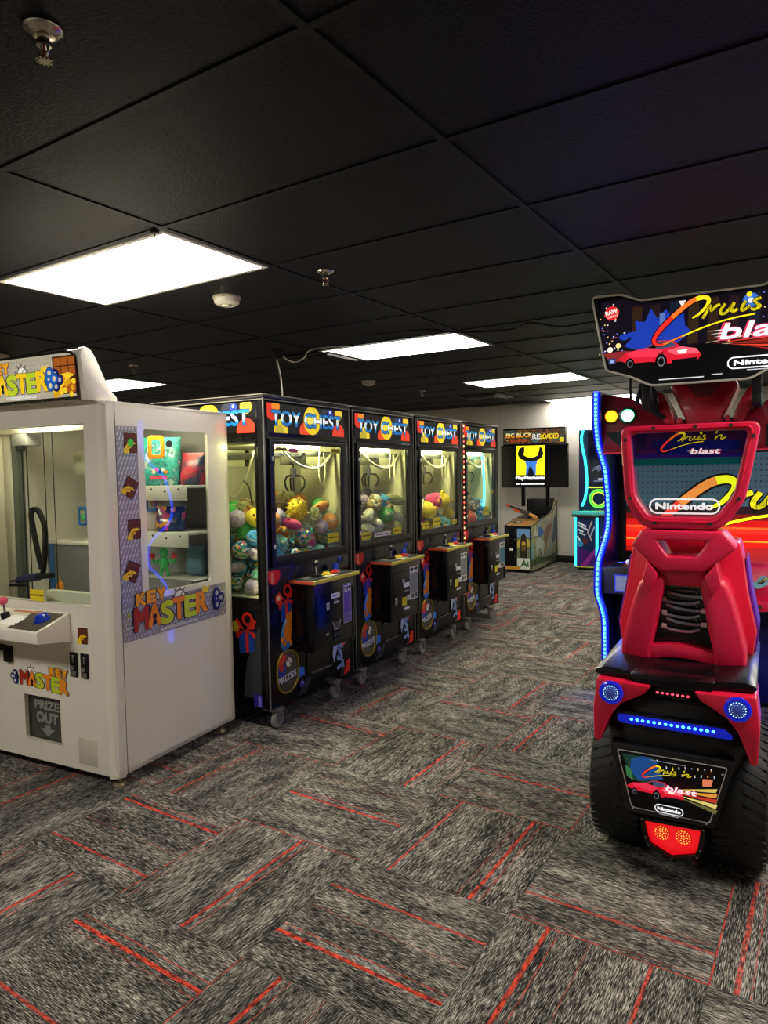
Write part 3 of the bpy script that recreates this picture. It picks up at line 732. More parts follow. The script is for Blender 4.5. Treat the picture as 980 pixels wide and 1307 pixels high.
# green key ring figure
o = thing('prize_figure', 'green jointed toy figure with red gloves on the bottom shelf of the white machine', 'toy', KP((-.27,.60,.86)), 30)
GR = mat('toy_green','3fae5c',.3); RD = mat('toy_red','c8362e',.35)
m = MB(); m.ball((0,0,.075), (.028,.022,.034), GR, 12); m.ball((0,-.004,.13), (.024,.022,.026), GR, 12); m.tube([(-.012,0,.05),(-.020,0,.004)], .009, GR, 8); m.tube([(.012,0,.05),(.022,0,.004)], .009, GR, 8); m.done('figure_body', o)
for s in (-1, 1):
    m = MB(); m.tube(cr([(s*.026,0,.09),(s*.05,-.004,.075),(s*.058,-.008,.10)], 4), .008, GR, 8); m.ball((s*.06,-.01,.112), .017, RD, 10); m.done('arm', o)
o = thing('prize_key_tag', 'blue framed key tag with green charm on the back wall, behind the front glass', 'key tag', KP((-.215,.63,1.10)), 7)
m = MB(); m.ring(rrect(-.035,0,.035,.10,.012), rrect(-.024,.012,.024,.085,.008), 'y', -.008, 0, mat('tag_blue','2a66b0',.3), .002); m.box((-.045,-.004,.10), (.045,.0,.125), INNERG, .002); m.ball((0,-.004,.045), (.016,.006,.022), GR, 10); m.done('tag_frame', o)
o.location = KP((-.700,.46,1.135))
o = thing('prize_charm', 'small orange key charm hanging by the key arm of the white machine', 'key tag', KP((-.73,.32,.80)), 7)
m = MB(); m.lathe((0,0,.0), (0,0,1), [(0,0),(.018,.006),(.02,.02),(.012,.045),(.004,.055),(.003,.085),(0,.085)], mat('charm_orange','d8862a',.3), 14); m.done('charm_body', o)
# ================================================================== row of toy cranes
TROT = 3.0; TO = (-2.569, 2.76); TP = .875; TW, TD, TB, TT = .84, .85, .105, 1.825
def TPos(k, p=(0, 0, 0)):
    t = math.radians(TROT); c, s = math.cos(t), math.sin(t); x, y = p[0], p[1] + k*TP
    return (TO[0] + x*c - y*s, TO[1] + x*s + y*c, p[2])
TRIM = mat('corner_trim_metal', '8c887c', .4, .6); FRAME = mat('crane_frame', '08080b', .25, spec=.4)
CREAMI = mat('crane_interior', 'cfccae', .55); GOLD = mat('chute_gold', 'b89a3a', .3, .9)
RUBBER = mat('caster_rubber', '8c8880', .6); CASTM = mat('caster_metal', '8f8b84', .35, .8)
CABLE = mat('crane_cable', 'd3cfae', .45)
def toy_sign(a, x0, x1, z0, z1, e=.75):
    """lettering and balloons on the header"""
    w, h = x1 - x0, z1 - z0; C = lambda c: ink(c, e)
    a.rect(x0, z0, x1, z1, ink('0a0a0e')); X = lambda t: x0 + w*t; Z = lambda t: z0 + h*t
    def clipc(cx, cz, r, c, n=26):
        pts = [(min(max(cx + r*math.cos(2*PI*k/n), x0), x1), min(max(cz + r*math.sin(2*PI*k/n), z0), z1)) for k in range(n)]
        a.poly(pts, c)
    a.poly([(X(.55),z0),(X(.62),z0),(X(.78),z1),(X(.70),z1)], C('2c2f38'))
    clipc(X(.06), Z(.78), h*.36, C('d8301c')); clipc(X(.10), Z(.92), h*.22, C('f0861c'))
    clipc(X(.16), Z(.10), h*.38, C('e9c42a')); clipc(X(.14), Z(.06), h*.24, C('b3a42c'))
    clipc(X(.45), Z(.12), h*.30, C('e0461e')); clipc(X(.55), Z(.52), h*.52, C('e8c51e')); clipc(X(.53), Z(.56), h*.34, C('f4dc4c'))
    clipc(X(.92), Z(.06), h*.42, C('dd3a22')); clipc(X(.80), Z(.84), h*.17, C('2c3aa8')); clipc(X(.80), Z(.90), h*.05, C('e8ecff')); clipc(X(.92), Z(.86), h*.25, C('ecc030'))
    a.text('TOY CHEST', X(.50), Z(.27), h*.50, ink('06102a'), w=w*.90, bold=h*.05)
    a.text('TOY CHEST', X(.50), Z(.27), h*.50, C('1d78b8'), w=w*.90, bold=h*.022, bands=[(.22, C('1268ac')), (.36, C('5cb0d8')), (.74, C('eef6f2')), (.84, C('4aa0cc')), (1.1, C('1472b4'))])
def toy_art_front(T):
    C = ink
    def art():
        m = MB(); a = Art(m, (.0012,0,0), (0,1,0), (0,0,1)); return m, a
    m, a = art(); a.poly([(.03,.70),(.16,.87),(.22,.87),(.10,.70)], C('24252b')); a.poly([(.20,.80),(.26,.87),(.31,.87),(.24,.80)], C('202127')); m.done('streak_print', T)
    m, a = art(); a.poly([(.62,.80),(.70,.87),(.75,.87),(.70,.80)], C('24252b')); a.circ(.70,.86,.018, C('2136b8')); a.circ(.705,.868,.006, C('c8d0ff')); m.done('ball_print', T)
    m, a = art(); a.k = 5; a.circ(.055,.845,.055, C('e0281e'), a0=180, a1=360); a.poly([(.0,.845),(.11,.845),(.105,.87),(.005,.87)], C('e0281e')); a.poly([(.03,.80),(.055,.80),(.05,.86),(.03,.86)], C('f08a70')); m.done('balloon_print', T)
    m, a = art(); a.k = 5; gift(a, .155, .66, 1.); m.done('gift_print', T)
    m, a = art(); a.k = 4; a.poly([(.105,.52),(.155,.62),(.20,.60),(.185,.46),(.13,.40),(.10,.44)], C('3d7cc4')); a.poly([(.118,.52),(.155,.61),(.17,.59),(.14,.47)], C('8fbbe8'))
    toy_cat(a, .165, .515, 1.); a.poly([(.115,.40),(.18,.42),(.185,.45),(.12,.43)], C('2f6fc8')); m.done('toy_print', T)
    m, a = art(); a.poly([(.25,.285),(.315,.27),(.315,.225),(.25,.215)], C('2f6fd0')); a.circ(.29,.175,.022, C('3a2aa0')); a.circ(.293,.183,.008, C('b8b0f0'))
    a.poly([(.24,.115),(.33,.115),(.38,.20),(.34,.20)], C('2a2a32')); m.done('block_print', T)
    m, a = art(); a.circ(.722,.325,.022, C('d83a2e')); a.poly([(.605,.27),(.615,.33),(.675,.345),(.65,.29),(.62,.22)], C('b4c4d8'))
    a.text('S', .680, .225, .095, C('7f97bd'), w=.05, bold=.008, rot=-8); a.text('T', .655, .175, .07, C('7f97bd'), w=.05, bold=.007, rot=-75)
    a.poly([(.725,.115),(.795,.125),(.795,.205),(.755,.20)], C('e02a22')); a.poly([(.68,.115),(.72,.115),(.735,.165),(.71,.17)], C('2a2a32')); m.done('letter_print', T)
def gift(a, x, y, s):
    P = lambda l: [(x + p*s, y + q*s) for p, q in l]; C = ink
    a.poly(P([(-.045,-.09),(.045,-.07),(.05,.03),(-.055,.02)]), C('1f4aa8')); a.poly(P([(-.005,-.08),(.012,-.078),(.012,.03),(-.008,.03)]), C('d8261e'))
    for l in ([(-.01,.03),(-.06,.09),(-.075,.05)], [(.0,.03),(.03,.10),(.065,.08),(.05,.04)], [(-.01,.03),(-.07,.02),(-.06,-.02)], [(.01,.03),(.06,.02),(.055,-.01)]): a.poly(P(l), C('d8261e'))
    a.circ(x+.012*s, y+.085*s, .035*s, C('d8261e')); a.circ(x+.012*s, y+.085*s, .02*s, C('0c0c10'))
    a.circ(x-.065*s, y+.045*s, .03*s, C('e84a3a')); a.circ(x-.065*s, y+.05*s, .013*s, C('f0d0a0'))
def toy_cat(a, x, y, s):
    P = lambda l: [(x + p*s, y + q*s) for p, q in l]; o = ink('e8821e')
    a.poly(P([(-.02,-.06),(.025,-.06),(.04,.0),(.035,.06),(-.01,.05),(-.04,.0)]), o); a.circ(x+.015*s, y+.075*s, .028*s, o)
    a.poly(P([(-.01,.09),(.0,.11),(.012,.10)]), o); a.poly(P([(.02,.10),(.035,.115),(.038,.09)]), o)
    for p, q in ((-.03,-.075),(.02,-.075),(-.05,-.045)): a.circ(x+p*s, y+q*s, .017*s, o)
    for q in (-.02,.01,.04): a.poly(P([(.02,q),(.038,q+.008),(.036,q+.016)]), ink('4a2a10'))
def build_crane():
    T = thing('toy_crane', 'x', 'claw machine', TPos(0), TROT, 'black toy cranes in a row')
    m = MB()
    # lower cabinet, posts, header, roof
    m.box((-TD,.004,TB), (-.012,TW-.004,.69), BLACK, .003); m.box((-.03,.0,TB), (0,TW,.885), BLACK, .003)
    for x0, y0 in ((-.045,0),(-.045,TW-.045),(-TD,0),(-TD,TW-.045)): m.box((x0,y0,.6), (x0+.045,y0+.045,TT-.01), FRAME, .003)
    m.box((-TD,.002,1.575), (-.002,TW-.002,TT-.006), BLACK, .002); m.box((-TD-.002,-.003,TT-.022), (.004,TW+.003,TT), FRAME, .003)
    m.box((-TD,.003,.655), (-.0,TW-.003,.70), FRAME, .002); m.box((-TD,.003,1.575), (-.0,TW-.003,1.60), FRAME, .002)
    m.done('cabinet_body', T)
    m = MB()
    for y in (.003, TW-.003): m.box((-.004,y-.003,TB), (.003,y+.003,TT-.02), TRIM)
    for z in (1.795,): m.box((-.003,.0,z), (.0035,TW,z+.005), TRIM); m.box((-TD,-.0035,z), (0,-.0005,z+.005), TRIM)
    m.box((-.004,-.003,TT-.004), (.005,TW+.003,TT+.001), TRIM); m.box((-TD,-.0045,TT-.004), (.0,-.001,TT+.001), TRIM); m.done('corner_trim', T)
    m = MB(); m.box((-TD,.02,.70), (-TD+.012,TW-.02,1.575), CREAMI); m.box((-TD+.012,.03,.70), (-.05,TW-.03,.712), CREAMI); m.box((-TD+.012,.30,.71), (-.22,TW-.03,1.05), CREAMI); m.box((-TD+.02,TW-.036,.71), (-.05,TW-.03,1.57), CREAMI); m.box((-.42,TW-.045,.98), (-.36,TW-.036,1.57), mat('interior_column','8f8d7c',.5)); m.box((-TD+.012,.03,1.56), (-.05,TW-.03,1.574), CREAMI)
    m.box((-.80,.52,.712), (-.79,.80,1.45), mat('interior_column','8f8d7c',.5)); m.box((-.83,.42,.712), (-.78,.52,1.56), mat('interior_column','8f8d7c',.5)); m.box((-.838,.12,1.22), (-.83,.40,1.50), mat('interior_plate','b7b496',.4))
    m.done('interior_lining', T)
    m = MB(); m.box((-.10,.05,1.540), (-.08,.62,1.558), mat('crane_tube','fbf6b4',.5,emit=190.)); m.done('interior_lamp', T)
    m = MB(); m.cyl((-.09,.082,.72), (-.09,.082,1.47), .011, mat('post_tube','fbf6b4',.5,emit=6.), 10); m.done('corner_lamp', T)
    # glazed front door
    d = MB(); d.ring(rrect(-.002+.036,.885,TW-.055,1.592,.004), rrect(.070,.945,.722,1.556,.006), 'x', .001, .016, FRAME, .003)
    D = d.done('front_door', T)
    m = MB(); m.box((.006,.066,.94), (.010,.726,1.56), GLASS); m.done('glass_pane', D)
    m = MB(); m.cyl((.014,.055,1.20), (.030,.055,1.20), .013, BLACKM, 14); m.cyl((.03,.055,1.20), (.033,.055,1.20), .007, CHROME, 12); m.done('door_lock', D)
    for z in (1.0, 1.48):
        m = MB(); m.box((.014,.048,z-.012), (.019,.062,z+.012), WHITEP, .002); m.done('hinge_plate', D)
    for sy, nm in ((0,'side_window'),(TW,'side_window')):
        s = 1 if sy == 0 else -1
        m = MB(); m.box((-.80,sy+s*.010,.705), (-.06,sy+s*.014,1.572), GLASS); P = m.done(nm, T)
        m = MB(); m.ring([(-.815,.692),(-.052,.692),(-.052,1.585),(-.815,1.585)], [(-.800,.712),(-.066,.712),(-.066,1.572),(-.800,1.572)], 'y', sy+s*.0, sy+s*.012, FRAME, .002); m.box((-.80,sy+s*.015,.705),(-.06,sy+s*.018,.716), STEEL); m.done('window_frame', P)
    # header art
    m = MB(); a = Art(m, (.0025,0,0), (0,1,0), (0,0,1)); toy_sign(a, .030, .772, 1.621, 1.780); m.done('header_sign', T)
    m = MB(); a = Art(m, (0,-.0018,0), (1,0,0), (0,0,1)); toy_sign(a, -.80, -.055, 1.621, 1.785); m.done('header_sign', T)
    toy_art_front(T)
    m = MB(); a = Art(m, (0,.003,0), (1,0,0), (0,0,1), .0008)
    a.poly([(-.06,.16),(-.19,.16),(-.16,.36),(-.09,.52),(-.06,.57)], ink('3d4046')); a.circ(-.155,.61,.022, ink('241a78')); a.circ(-.152,.618,.008, ink('b9b4f0'))
    gift(a, -.155, .50, 1.15); a.circ(-.235,.55,.03, ink('d8c02a')); a.rect(-.105,.115,-.045,.185, ink('2a22a0')); a.rect(-.075,.12,-.055,.18, ink('8f88e8')); m.done('side_print', T); m = MB(); a = Art(m, (0,.003,0), (1,0,0), (0,0,1), .0008); gift(a, -.52, .40, 1.4); a.circ(-.65,.55,.04, ink('d83a22'))
    m.done('side_print', T)
    # control box with counter
    m = MB(); m.box((-.004,.215,.385), (.148,.640,.775), BLACK, .004); CB = m.done('control_box', T)
    m = MB(); m.ring(rrect(.235,.395,.620,.715,.003), rrect(.24,.40,.615,.71,.003), 'x', .146, .1505, FRAME); m.box((.147,.27,.27),(.1475,.28,.275), BLACK)
    m.done('coin_door', CB)
    m = MB(); m.box((-.002,.192,.775), (.168,.662,.800), BLACKM, .003); m.box((.163,.190,.777), (.172,.664,.799), mat('counter_edge_yellow','d2c440',.35), .003)
    m.box((.0,.187,.779), (.168,.194,.797), mat('counter_edge_red','c85a3a',.35), .002); m.box((.0,.660,.779), (.168,.667,.797), mat('counter_edge_yellow','d2c440',.35), .002)
    a = Art(m, (0,0,.8002), (0,1,0), (-1,0,0), .0005); a.rect(.22,-.14,.33,-.03, ink('3a3a40')); a.rect(.36,-.15,.47,-.10, ink('c8c4b0')); a.rect(.50,-.12,.62,-.04, ink('4a4a50')); a.rect(.24,-.08,.30,-.05, ink('9a968c'))
    m.done('counter_top', T)
    m = MB(); m.cyl((.085,.335,.80), (.085,.335,.815), .028, BLACKM, 16); m.cyl((.085,.335,.81), (.085,.335,.87), .006, CHROME, 8); m.ball((.085,.335,.878), .019, mat('joystick_black','101014',.15,coat=.6), 14); m.done('joystick', T)
    for y, c in ((.435,'d8c23a'),(.525,'c8302a')):
        m = MB(); m.lathe((.085,y,.80), (0,0,1), [(.030,0),(.030,.006),(.022,.010),(.020,.018),(0,.020)], mat('button_'+c, c, .3), 18); m.done('button', T)
    m = MB(); m.lathe((.04,.60,.80), (0,0,1), [(.022,0),(.022,.02),(.016,.045),(0,.05)], mat('lamp_blue','2340c0',.2,coat=.4), 14); m.done('blue_lamp', T)
    # lower service door, prize chute
    m = MB(); m.ring(rrect(.34,.215,.595,.375,.003), rrect(.344,.219,.591,.371,.003), 'x', .0, .004, FRAME); m.box((.002,.38,.212),(.010,.58,.216), STEEL); m.lathe((.003,.37,.345),(1,0,0),[(.011,0),(.011,.006),(.006,.012),(0,.012)], CHROME, 12); m.done('service_door', T)
    m = MB(); pts = rrect(.052,.160,.254,.410,.098,8); inn = rrect(.063,.171,.243,.399,.087,8)
    m.ring(pts, inn, 'x', .0, .010, GOLD, .003); m.prism(inn, 'x', .001, .004, mat('chute_flap','3d3a30',.25,coat=.3))
    a = Art(m, (.0042,0,0), (0,1,0), (0,0,1)); a.text('PRIZES', .150, .235, .034, ink('16161c'), w=.165, bold=.005, rot=8); a.text('PRIZES', .150, .235, .034, ink('c9c9cc'), w=.165, bold=.002, rot=8)
    a.circ(.105,.30,.036, ink('1f3aa0')); a.circ(.10,.315,.022, ink('c8281e')); a.poly([(.075,.325),(.13,.345),(.15,.38),(.11,.385),(.08,.36)], ink('d8461e')); a.circ(.165,.335,.026, ink('e4ded0')); a.circ(.155,.345,.009, ink('c8281e')); a.circ(.178,.325,.008, ink('26262a'))
    m.done('prize_chute', T)
    # claw, rails and loops of cable
    m = MB(); m.box((-.80,.06,1.50), (-.76,TW-.06,1.54), STEEL); m.box((-.12,.06,1.50), (-.10,TW-.06,1.53), STEEL); m.box((-.80,.47,1.49), (-.10,.50,1.52), STEEL); m.box((-.24,.43,1.45), (-.12,.54,1.50), mat('claw_carriage','5a5850',.4), .004); m.done('gantry', T)
    m = MB(); m.tube([(-.18,.485,1.46),(-.18,.485,1.43)], .004, BLACKM, 6); m.cyl((-.18,.485,1.43), (-.18,.485,1.37), .020, STEEL, 12); m.tube([(-.18,.485,1.37),(-.18,.485,1.29)], .006, BLACKM, 6); CL = m.done('claw', T)
    for k in range(3):
        a_ = 2*PI*k/3 + .4; c, s = math.cos(a_), math.sin(a_)
        m = MB(); m.tube([(-.18+c*r, .485+s*r, z) for r, z in ((.02,1.385),(.055,1.38),(.072,1.35),(.066,1.315),(.045,1.29))], .006, BLACKM, 6); m.done('claw_finger', CL)
    m = MB()
    m.tube(cr([(-.09,.27,1.53),(-.085,.35,1.475),(-.08,.45,1.438),(-.08,.55,1.426),(-.08,.65,1.445),(-.085,.73,1.49),(-.09,.785,1.53)], 6), .009, CABLE, 8)
    m.tube(cr([(-.14,.47,1.50),(-.13,.55,1.455),(-.12,.63,1.435),(-.13,.71,1.455),(-.14,.78,1.52)], 6), .006, CABLE, 8)
    m.tube(cr([(-.06,.60,1.53),(-.06,.585,1.44),(-.06,.59,1.36),(-.06,.615,1.325),(-.06,.645,1.36),(-.06,.655,1.44),(-.06,.64,1.52)], 6), .005, CABLE, 8)
    m.tube(cr([(-.20,.06,1.36),(-.21,.11,1.33),(-.22,.14,1.27),(-.22,.15,1.22)], 5), .004, BLACKM, 6)
    m.tube(cr([(-.50,.12,1.53),(-.40,.10,1.34),(-.30,.09,1.27),(-.22,.10,1.38),(-.16,.11,1.53)], 6), .006, CABLE, 8)
    m.done('cable_loop', T)
    m = MB(); m.box((-.06,.06,1.44), (-.03,.13,1.55), BLACKM, .003); m.done('lamp_ballast', T)
    for x, y in ((-.020,.048),(-.020,.610),(-.78,.055),(-.78,.610)):
        m = MB(); m.box((x-.04,y-.035,.092), (x+.045,y+.045,.106), CASTM, .002)
        for s in (-1, 1): m.prism([(y-.02,.094),(y+.03,.094),(y+.012,.035),(y-.012,.035)], 'x', x+.028+s*.019, x+.028+s*.023, CASTM)
        m.cyl((x+.002,y,.044), (x+.054,y,.044), .006, CHROME, 8)
        CS = m.done('caster', T)
        m = MB(); m.lathe((x+.012,y,.044), (1,0,0), [(.0,0),(.024,.0),(.026,.003),(.036,.002),(.0435,.006),(.0435,.026),(.036,.030),(.026,.029),(.024,.032),(0,.032)], RUBBER, 26); m.done('wheel', CS)
    return T
def coin_art(T, kind):
    m = MB(); a = Art(m, (.1487,0,0), (0,1,0), (0,0,1)); C = ink
    if kind == 0:
        a.rect(.515,.500,.600,.735, C('d8d4d8')); a.rect(.518,.503,.597,.732, C('6b4fa8')); a.rect(.528,.684,.555,.725, C('f0ece6')); a.rect(.565,.690,.592,.728, C('f0ece6')); a.rect(.535,.692,.549,.718, C('5a1a22')); a.rect(.571,.697,.585,.721, C('1c4a2c'))
        for x in (.53,.565): a.rect(x,.515,x+.026,.56, C('a89cc0')); a.rect(x+.003,.520,x+.023,.552, C('6a5e80'))
        a.rect(.385,.668,.475,.698, C('e8e4ea')); a.rect(.40,.678,.46,.684, C('9a86c0')); a.rect(.41,.655,.45,.660, C('7a7a80')); a.rect(.41,.636,.465,.650, C('b8b6bc')); a.rect(.335,.610,.365,.652, C('c9c4dc')); a.rect(.343,.615,.357,.645, C('5a5660'))
        a.poly([(.40,.48),(.47,.48),(.465,.53),(.41,.53)], C('504048')); a.band([(.395,.535),(.415,.485),(.455,.485),(.475,.535)], .006, C('c8b8c8')); a.rect(.40,.44,.48,.47, C('2c2a30')); a.rect(.405,.415,.475,.435, C('26242a'))
    else:
        grey = ('6b4fa8','8f8f86','8b8c84','4f86a0')[kind]
        a.rect(.48,.500,.605,.730, C('e2e0d4')); a.rect(.483,.545,.602,.685, C(grey)); a.rect(.49,.69,.54,.728, C('f2f0e8')); a.rect(.55,.69,.60,.728, C('f2f0e8')); a.rect(.503,.697,.527,.722, C('5a2a22')); a.rect(.563,.697,.587,.722, C('26302c'))
        for x in (.50,.55): a.rect(x,.508,x+.04,.540, C('5a5850'))
        a.rect(.385,.600,.47,.632, C('e6e4da')); a.rect(.395,.57,.46,.58, C('8a8880')); a.rect(.37,.635,.40,.66, C('b0aea6'))
        a.rect(.36,.475,.425,.535, C('d6c82e')); a.rect(.43,.505,.475,.54, C('d8d6cc')); a.rect(.39,.445,.47,.462, C('d8d6cc'))
    m.done('coin_panel', T)
    if kind == 0:
        m = MB(); m.lathe((.149,.335,.475), (1,0,0), [(.012,0),(.012,.006),(.007,.012),(0,.012)], CHROME, 14); m.done('key_lock', T)
    else:
        m = MB(); m.box((.148,.255,.50), (.158,.285,.55), CHROME, .003); m.done('key_lock', T)
def stickers(T, kind):
    y = ink('d9c91e')
    L = {0: ((.565,.97,.68,1.03),(.08,1.52,.19,1.545),(.62,1.515,.715,1.545)), 1: ((.075,.955,.20,1.0),(.50,.955,.62,1.0)), 2: ((.075,.955,.19,1.0),(.27,.965,.40,1.03),(.62,.955,.715,.99)), 3: ((.46,.985,.57,1.06),(.61,1.18,.68,1.215))}[kind]
    for r in L:
        m = MB(); a = Art(m, (.0105,0,0), (0,1,0), (0,0,1)); a.rect(*r, y); a.rect(r[0]+.012, (r[1]+r[3])/2-.004, r[2]-.012, (r[1]+r[3])/2+.004, ink('4a4510')); m.done('window_sticker', T)
    if kind == 1: m = MB(); a = Art(m, (.0105,0,0), (0,1,0), (0,0,1)); a.rect(.24,.955,.46,.985, ink('dedbd0')); a.rect(.26,.966,.44,.972, ink('4a4a44')); m.done('window_sticker', T)
    if kind == 0: m = MB(); a = Art(m, (.0105,0,0), (0,1,0), (0,0,1)); a.rect(.20,1.515,.28,1.54, ink('b8386a')); m.done('window_sticker', T)
crane0 = build_crane()
CR = [crane0] + [copy_tree(crane0) for _ in range(3)]
for k, (o, lb) in enumerate(zip(CR, ('first toy crane beside the white machine, with a purple coin panel', 'second toy crane, between the purple-panelled crane and the one with yellow plush',
        'third toy crane, with yellow and grey plush, before the red light string', 'last toy crane at the far end, with a cyan reflection tube and red light string'))):
    o['label'] = lb; o.location = TPos(k); coin_art(o, k); stickers(o, k)
# red light string on the last crane's near post, glowing tube added inside for a cyan reflection in its glass, printed flank
m = MB(); m.box((.003,.001,.30), (.007,.016,1.80), mat('string_backing','2a1210',.5)); RL = [mat('string_red','ff4a44',.4,emit=5.), mat('string_amber','ffb070',.4,emit=5.)]
for k in range(34): m.ball((.008,.0085,.33+k*.044), (.004,.0055,.010), RL[k % 2], 8)
m.done('light_string', CR[3])
m = MB(); m.tube(cr([(-.06,.585,1.555),(-.06,.605,1.45),(-.06,.625,1.36),(-.06,.635,1.25),(-.06,.63,1.10),(-.06,.612,1.06)], 5), .010, mat('cyan_reflection_tube','38e8f0',.4,emit=4.), 8); m.done('cyan_reflection_tube', CR[3])

# ---- plush heap
PAL = {'blue': ['1f78c0','5cb4e4','1f5aa0'], 'teal': ['3fa8a0','9fd8cc','2c7a80'], 'pink': ['d8407c','f08ab0'], 'yellow': ['f0cf1c','f6e04a'], 'tan': ['a8906a','7f6a4a','c8b48c'],
       'olive': ['7f8460','a8a878','5c6048'], 'lilac': ['9a86a8','c8b8d0'], 'green': ['2f9a4c','57c05c'], 'orange': ['d8803a','e8a860'], 'white': ['d8d4c0','a8a898'], 'grey': ['6f7078','4a4c58'], 'red': ['c84a3e','d86a58'], 'candy': ['2a7fb8','40b0d8','e86a9a','f0d040','e8f0f0','3a9a60']}
def plush_mat(c):
    if c == 'candy': return speckle('plush_candy', PAL[c], 3.2, .2, 'VORONOI', .6)
    if c in ('yellow','pink','red'): return mat('plush_'+c, PAL[c][0], .9, noise=.18, nscale=9, bump=.6, sheen=.3)
    return speckle('plush_'+c, PAL[c], 2.4, .85, 'NOISE')
EYEW = mat('plush_eye_white', 'f2f0e8', .4); EYEB = mat('plush_eye_black', '0c0c0e', .2)
_pl = {}
def plush_proto(kind, c):
    if (kind, c) in _pl: return _pl[(kind, c)]
    o = bpy.data.objects.new('plush_toy', None); M_ = plush_mat(c)
    parts = []
    def part(nm, mb, par=None):
        me = mb.done(nm, ang=80); me.parent = par or o; parts.append(me); return me
    if kind == 'ball':
        m = MB(); m.ball((0,0,0), 1., M_, 18, fn=lambda p: 1 - .05*abs(math.sin(4*math.atan2(p.y, p.x)))); B = part('plush_body', m)
        m = MB(); m.ring([(math.cos(a)*1., math.sin(a)*1.) for a in [2*PI*k/20 for k in range(20)]], [(math.cos(a)*.9, math.sin(a)*.9) for a in [2*PI*k/20 for k in range(20)]], 'z', -.06, .06, plush_mat('white' if c != 'white' else 'grey')); part('plush_band', m)
    elif kind == 'eared':
        m = MB(); m.ball((0,0,0), (1,.92,.9), M_, 18); part('plush_body', m)
        for s in (-1, 1):
            m = MB(); m.ball((s*.62,0,.80), (.34,.2,.36), M_, 12); part('ear', m)
            m = MB(); m.ball((s*.32,-.82,.22), (.15,.1,.17), EYEW, 10); m.ball((s*.32,-.91,.20), (.07,.05,.08), EYEB, 8); part('eye', m)
        m = MB(); m.ball((0,-.86,-.12), (.3,.2,.2), plush_mat('white'), 12); part('muzzle', m)
    elif kind == 'bird':
        m = MB(); m.ball((0,0,0), (1,.9,.95), M_, 18); m.ball((.1,0,.85), (.35,.3,.3), M_, 10); part('plush_body', m)
        m = MB(); m.lathe((0,-.8,-.05), (0,-1,-.1), [(.26,0),(.2,.2),(0,.42)], plush_mat('orange'), 10); part('beak', m)
        for s in (-1, 1):
            m = MB(); m.ball((s*.92,.1,-.05), (.22,.4,.5), M_, 10); part('wing', m)
            m = MB(); m.ball((s*.33,-.78,.3), (.13,.1,.15), EYEB, 8); part('eye', m)
    elif kind == 'long':
        m = MB(); m.ball((0,0,0), (1.55,.72,.72), M_, 18, fn=lambda p: 1 - .18*p.x*abs(p.x)); part('plush_body', m)
        for s in (-1, 1):
            m = MB(); m.ball((-1.1,s*.52,.25), (.3,.24,.14), M_, 10); part('fin', m)
            m = MB(); m.ball((1.1,s*.36,.32), (.11,.11,.11), EYEB, 8); part('eye', m)
    elif kind == 'shaggy':
        rng = random.Random(5); m = MB(); m.ball((0,0,0), .82, M_, 16)
        for _ in range(110):
            u, v = rng.uniform(-1,1), rng.uniform(0,2*PI); w = math.sqrt(1-u*u); d = Vector((w*math.cos(v), w*math.sin(v), u))
            m.lathe(d*.75, d, [(.13,0),(.1,.14),(.0,.32)], M_, 5)
        part('plush_body', m)
    for q in [o]: COL.objects.link(q)
    _pl[(kind, c)] = o
    return o
ORD = ('first', 'second', 'third', 'last')
used = set()
seen_labels = {}
KN = {'ball': 'plush ball', 'eared': 'eared plush animal', 'bird': 'plush bird', 'long': 'long plush fish', 'shaggy': 'shaggy plush'}
def heap(k, fixed, n, cols, kinds, r0, r1, zf, ztop, seed, blue_low=False):
    rng = random.Random(seed); S = []
    X0, X1, Y0, Y1 = -.70, .002, .035, .800
    def place(x, y, r, kind, c, z):
        S.append((x, y, z, r)); po = plush_proto(kind, c)
        if (kind, c) not in used: used.add((kind, c)); o = po
        else: o = copy_tree(po)
        o.location = TPos(k, (x, y, z)); o.rotation_euler = (rng.uniform(-.5,.5), rng.uniform(-.5,.5), math.radians(TROT + 90) + rng.uniform(-.9,.9)); q_ = r*{'long': .78, 'eared': .92}.get(kind, .98); o.scale = (q_, q_, q_)
        col_ = 'candy-wrapped' if c == 'candy' else c
        where = ('low' if z < .93 else 'high' if z > 1.06 else 'midway up') + ' ' + ('at the front glass' if x > -.2 else 'at the back' if x < -.45 else 'inside')
        side = ('near corner' if y < .3 else 'far corner' if y > .55 else 'middle')
        lb = '%s %s %s, %s of the %s crane' % (col_, KN[kind], where, side, ORD[k])
        tag(o, lb, 'plush toy', 'plush toys in the %s toy crane' % ORD[k])
    if k:
        m = MB(); m.box((-.215,.03,.712), (-.032,.80,.87), CREAMI); m.done('heap_riser', CR[k]); zf = .872  # block added under the plush to hold the heap up
    for f in fixed: place(*f)
    for i in range(n):
        r = rng.uniform(r0, r1); best = None
        for t in range(60):
            x, y = rng.uniform(X0 + r, X1 - r), rng.uniform(Y0 + r, Y1 - r); deck = x < -.22 + r*.6 and y > .30 - r*.6; z = (1.052 if deck else zf) + r
            if k and x < -.25 and y < .3: continue
            moved = True
            while moved:          # lowest free place above (x, y)
                moved = False
                for (a, b, c_, q) in S:
                    d2 = (x-a)**2 + (y-b)**2; R = (r + q)*.96
                    if d2 + (z-c_)**2 < R*R - 1e-6: z = c_ + math.sqrt(R*R - d2) + 1e-4; moved = True
            if z + r > ztop + .12*(y - .4) or (x + r > -.032 and z - r*.5 < .885): continue
            sc = z - .8*x   # prefer low and towards the glass
            if best is None or sc < best[0]: best = (sc, x, y, z)
        if best is None: continue
        _, x, y, z = best
        low = z < 1.035
        c = rng.choice(('candy','blue','candy','candy','teal','pink','candy','lilac')) if (blue_low and low and x > -.45) else rng.choice(cols)
        place(x, y, r, rng.choice(kinds), c, z)
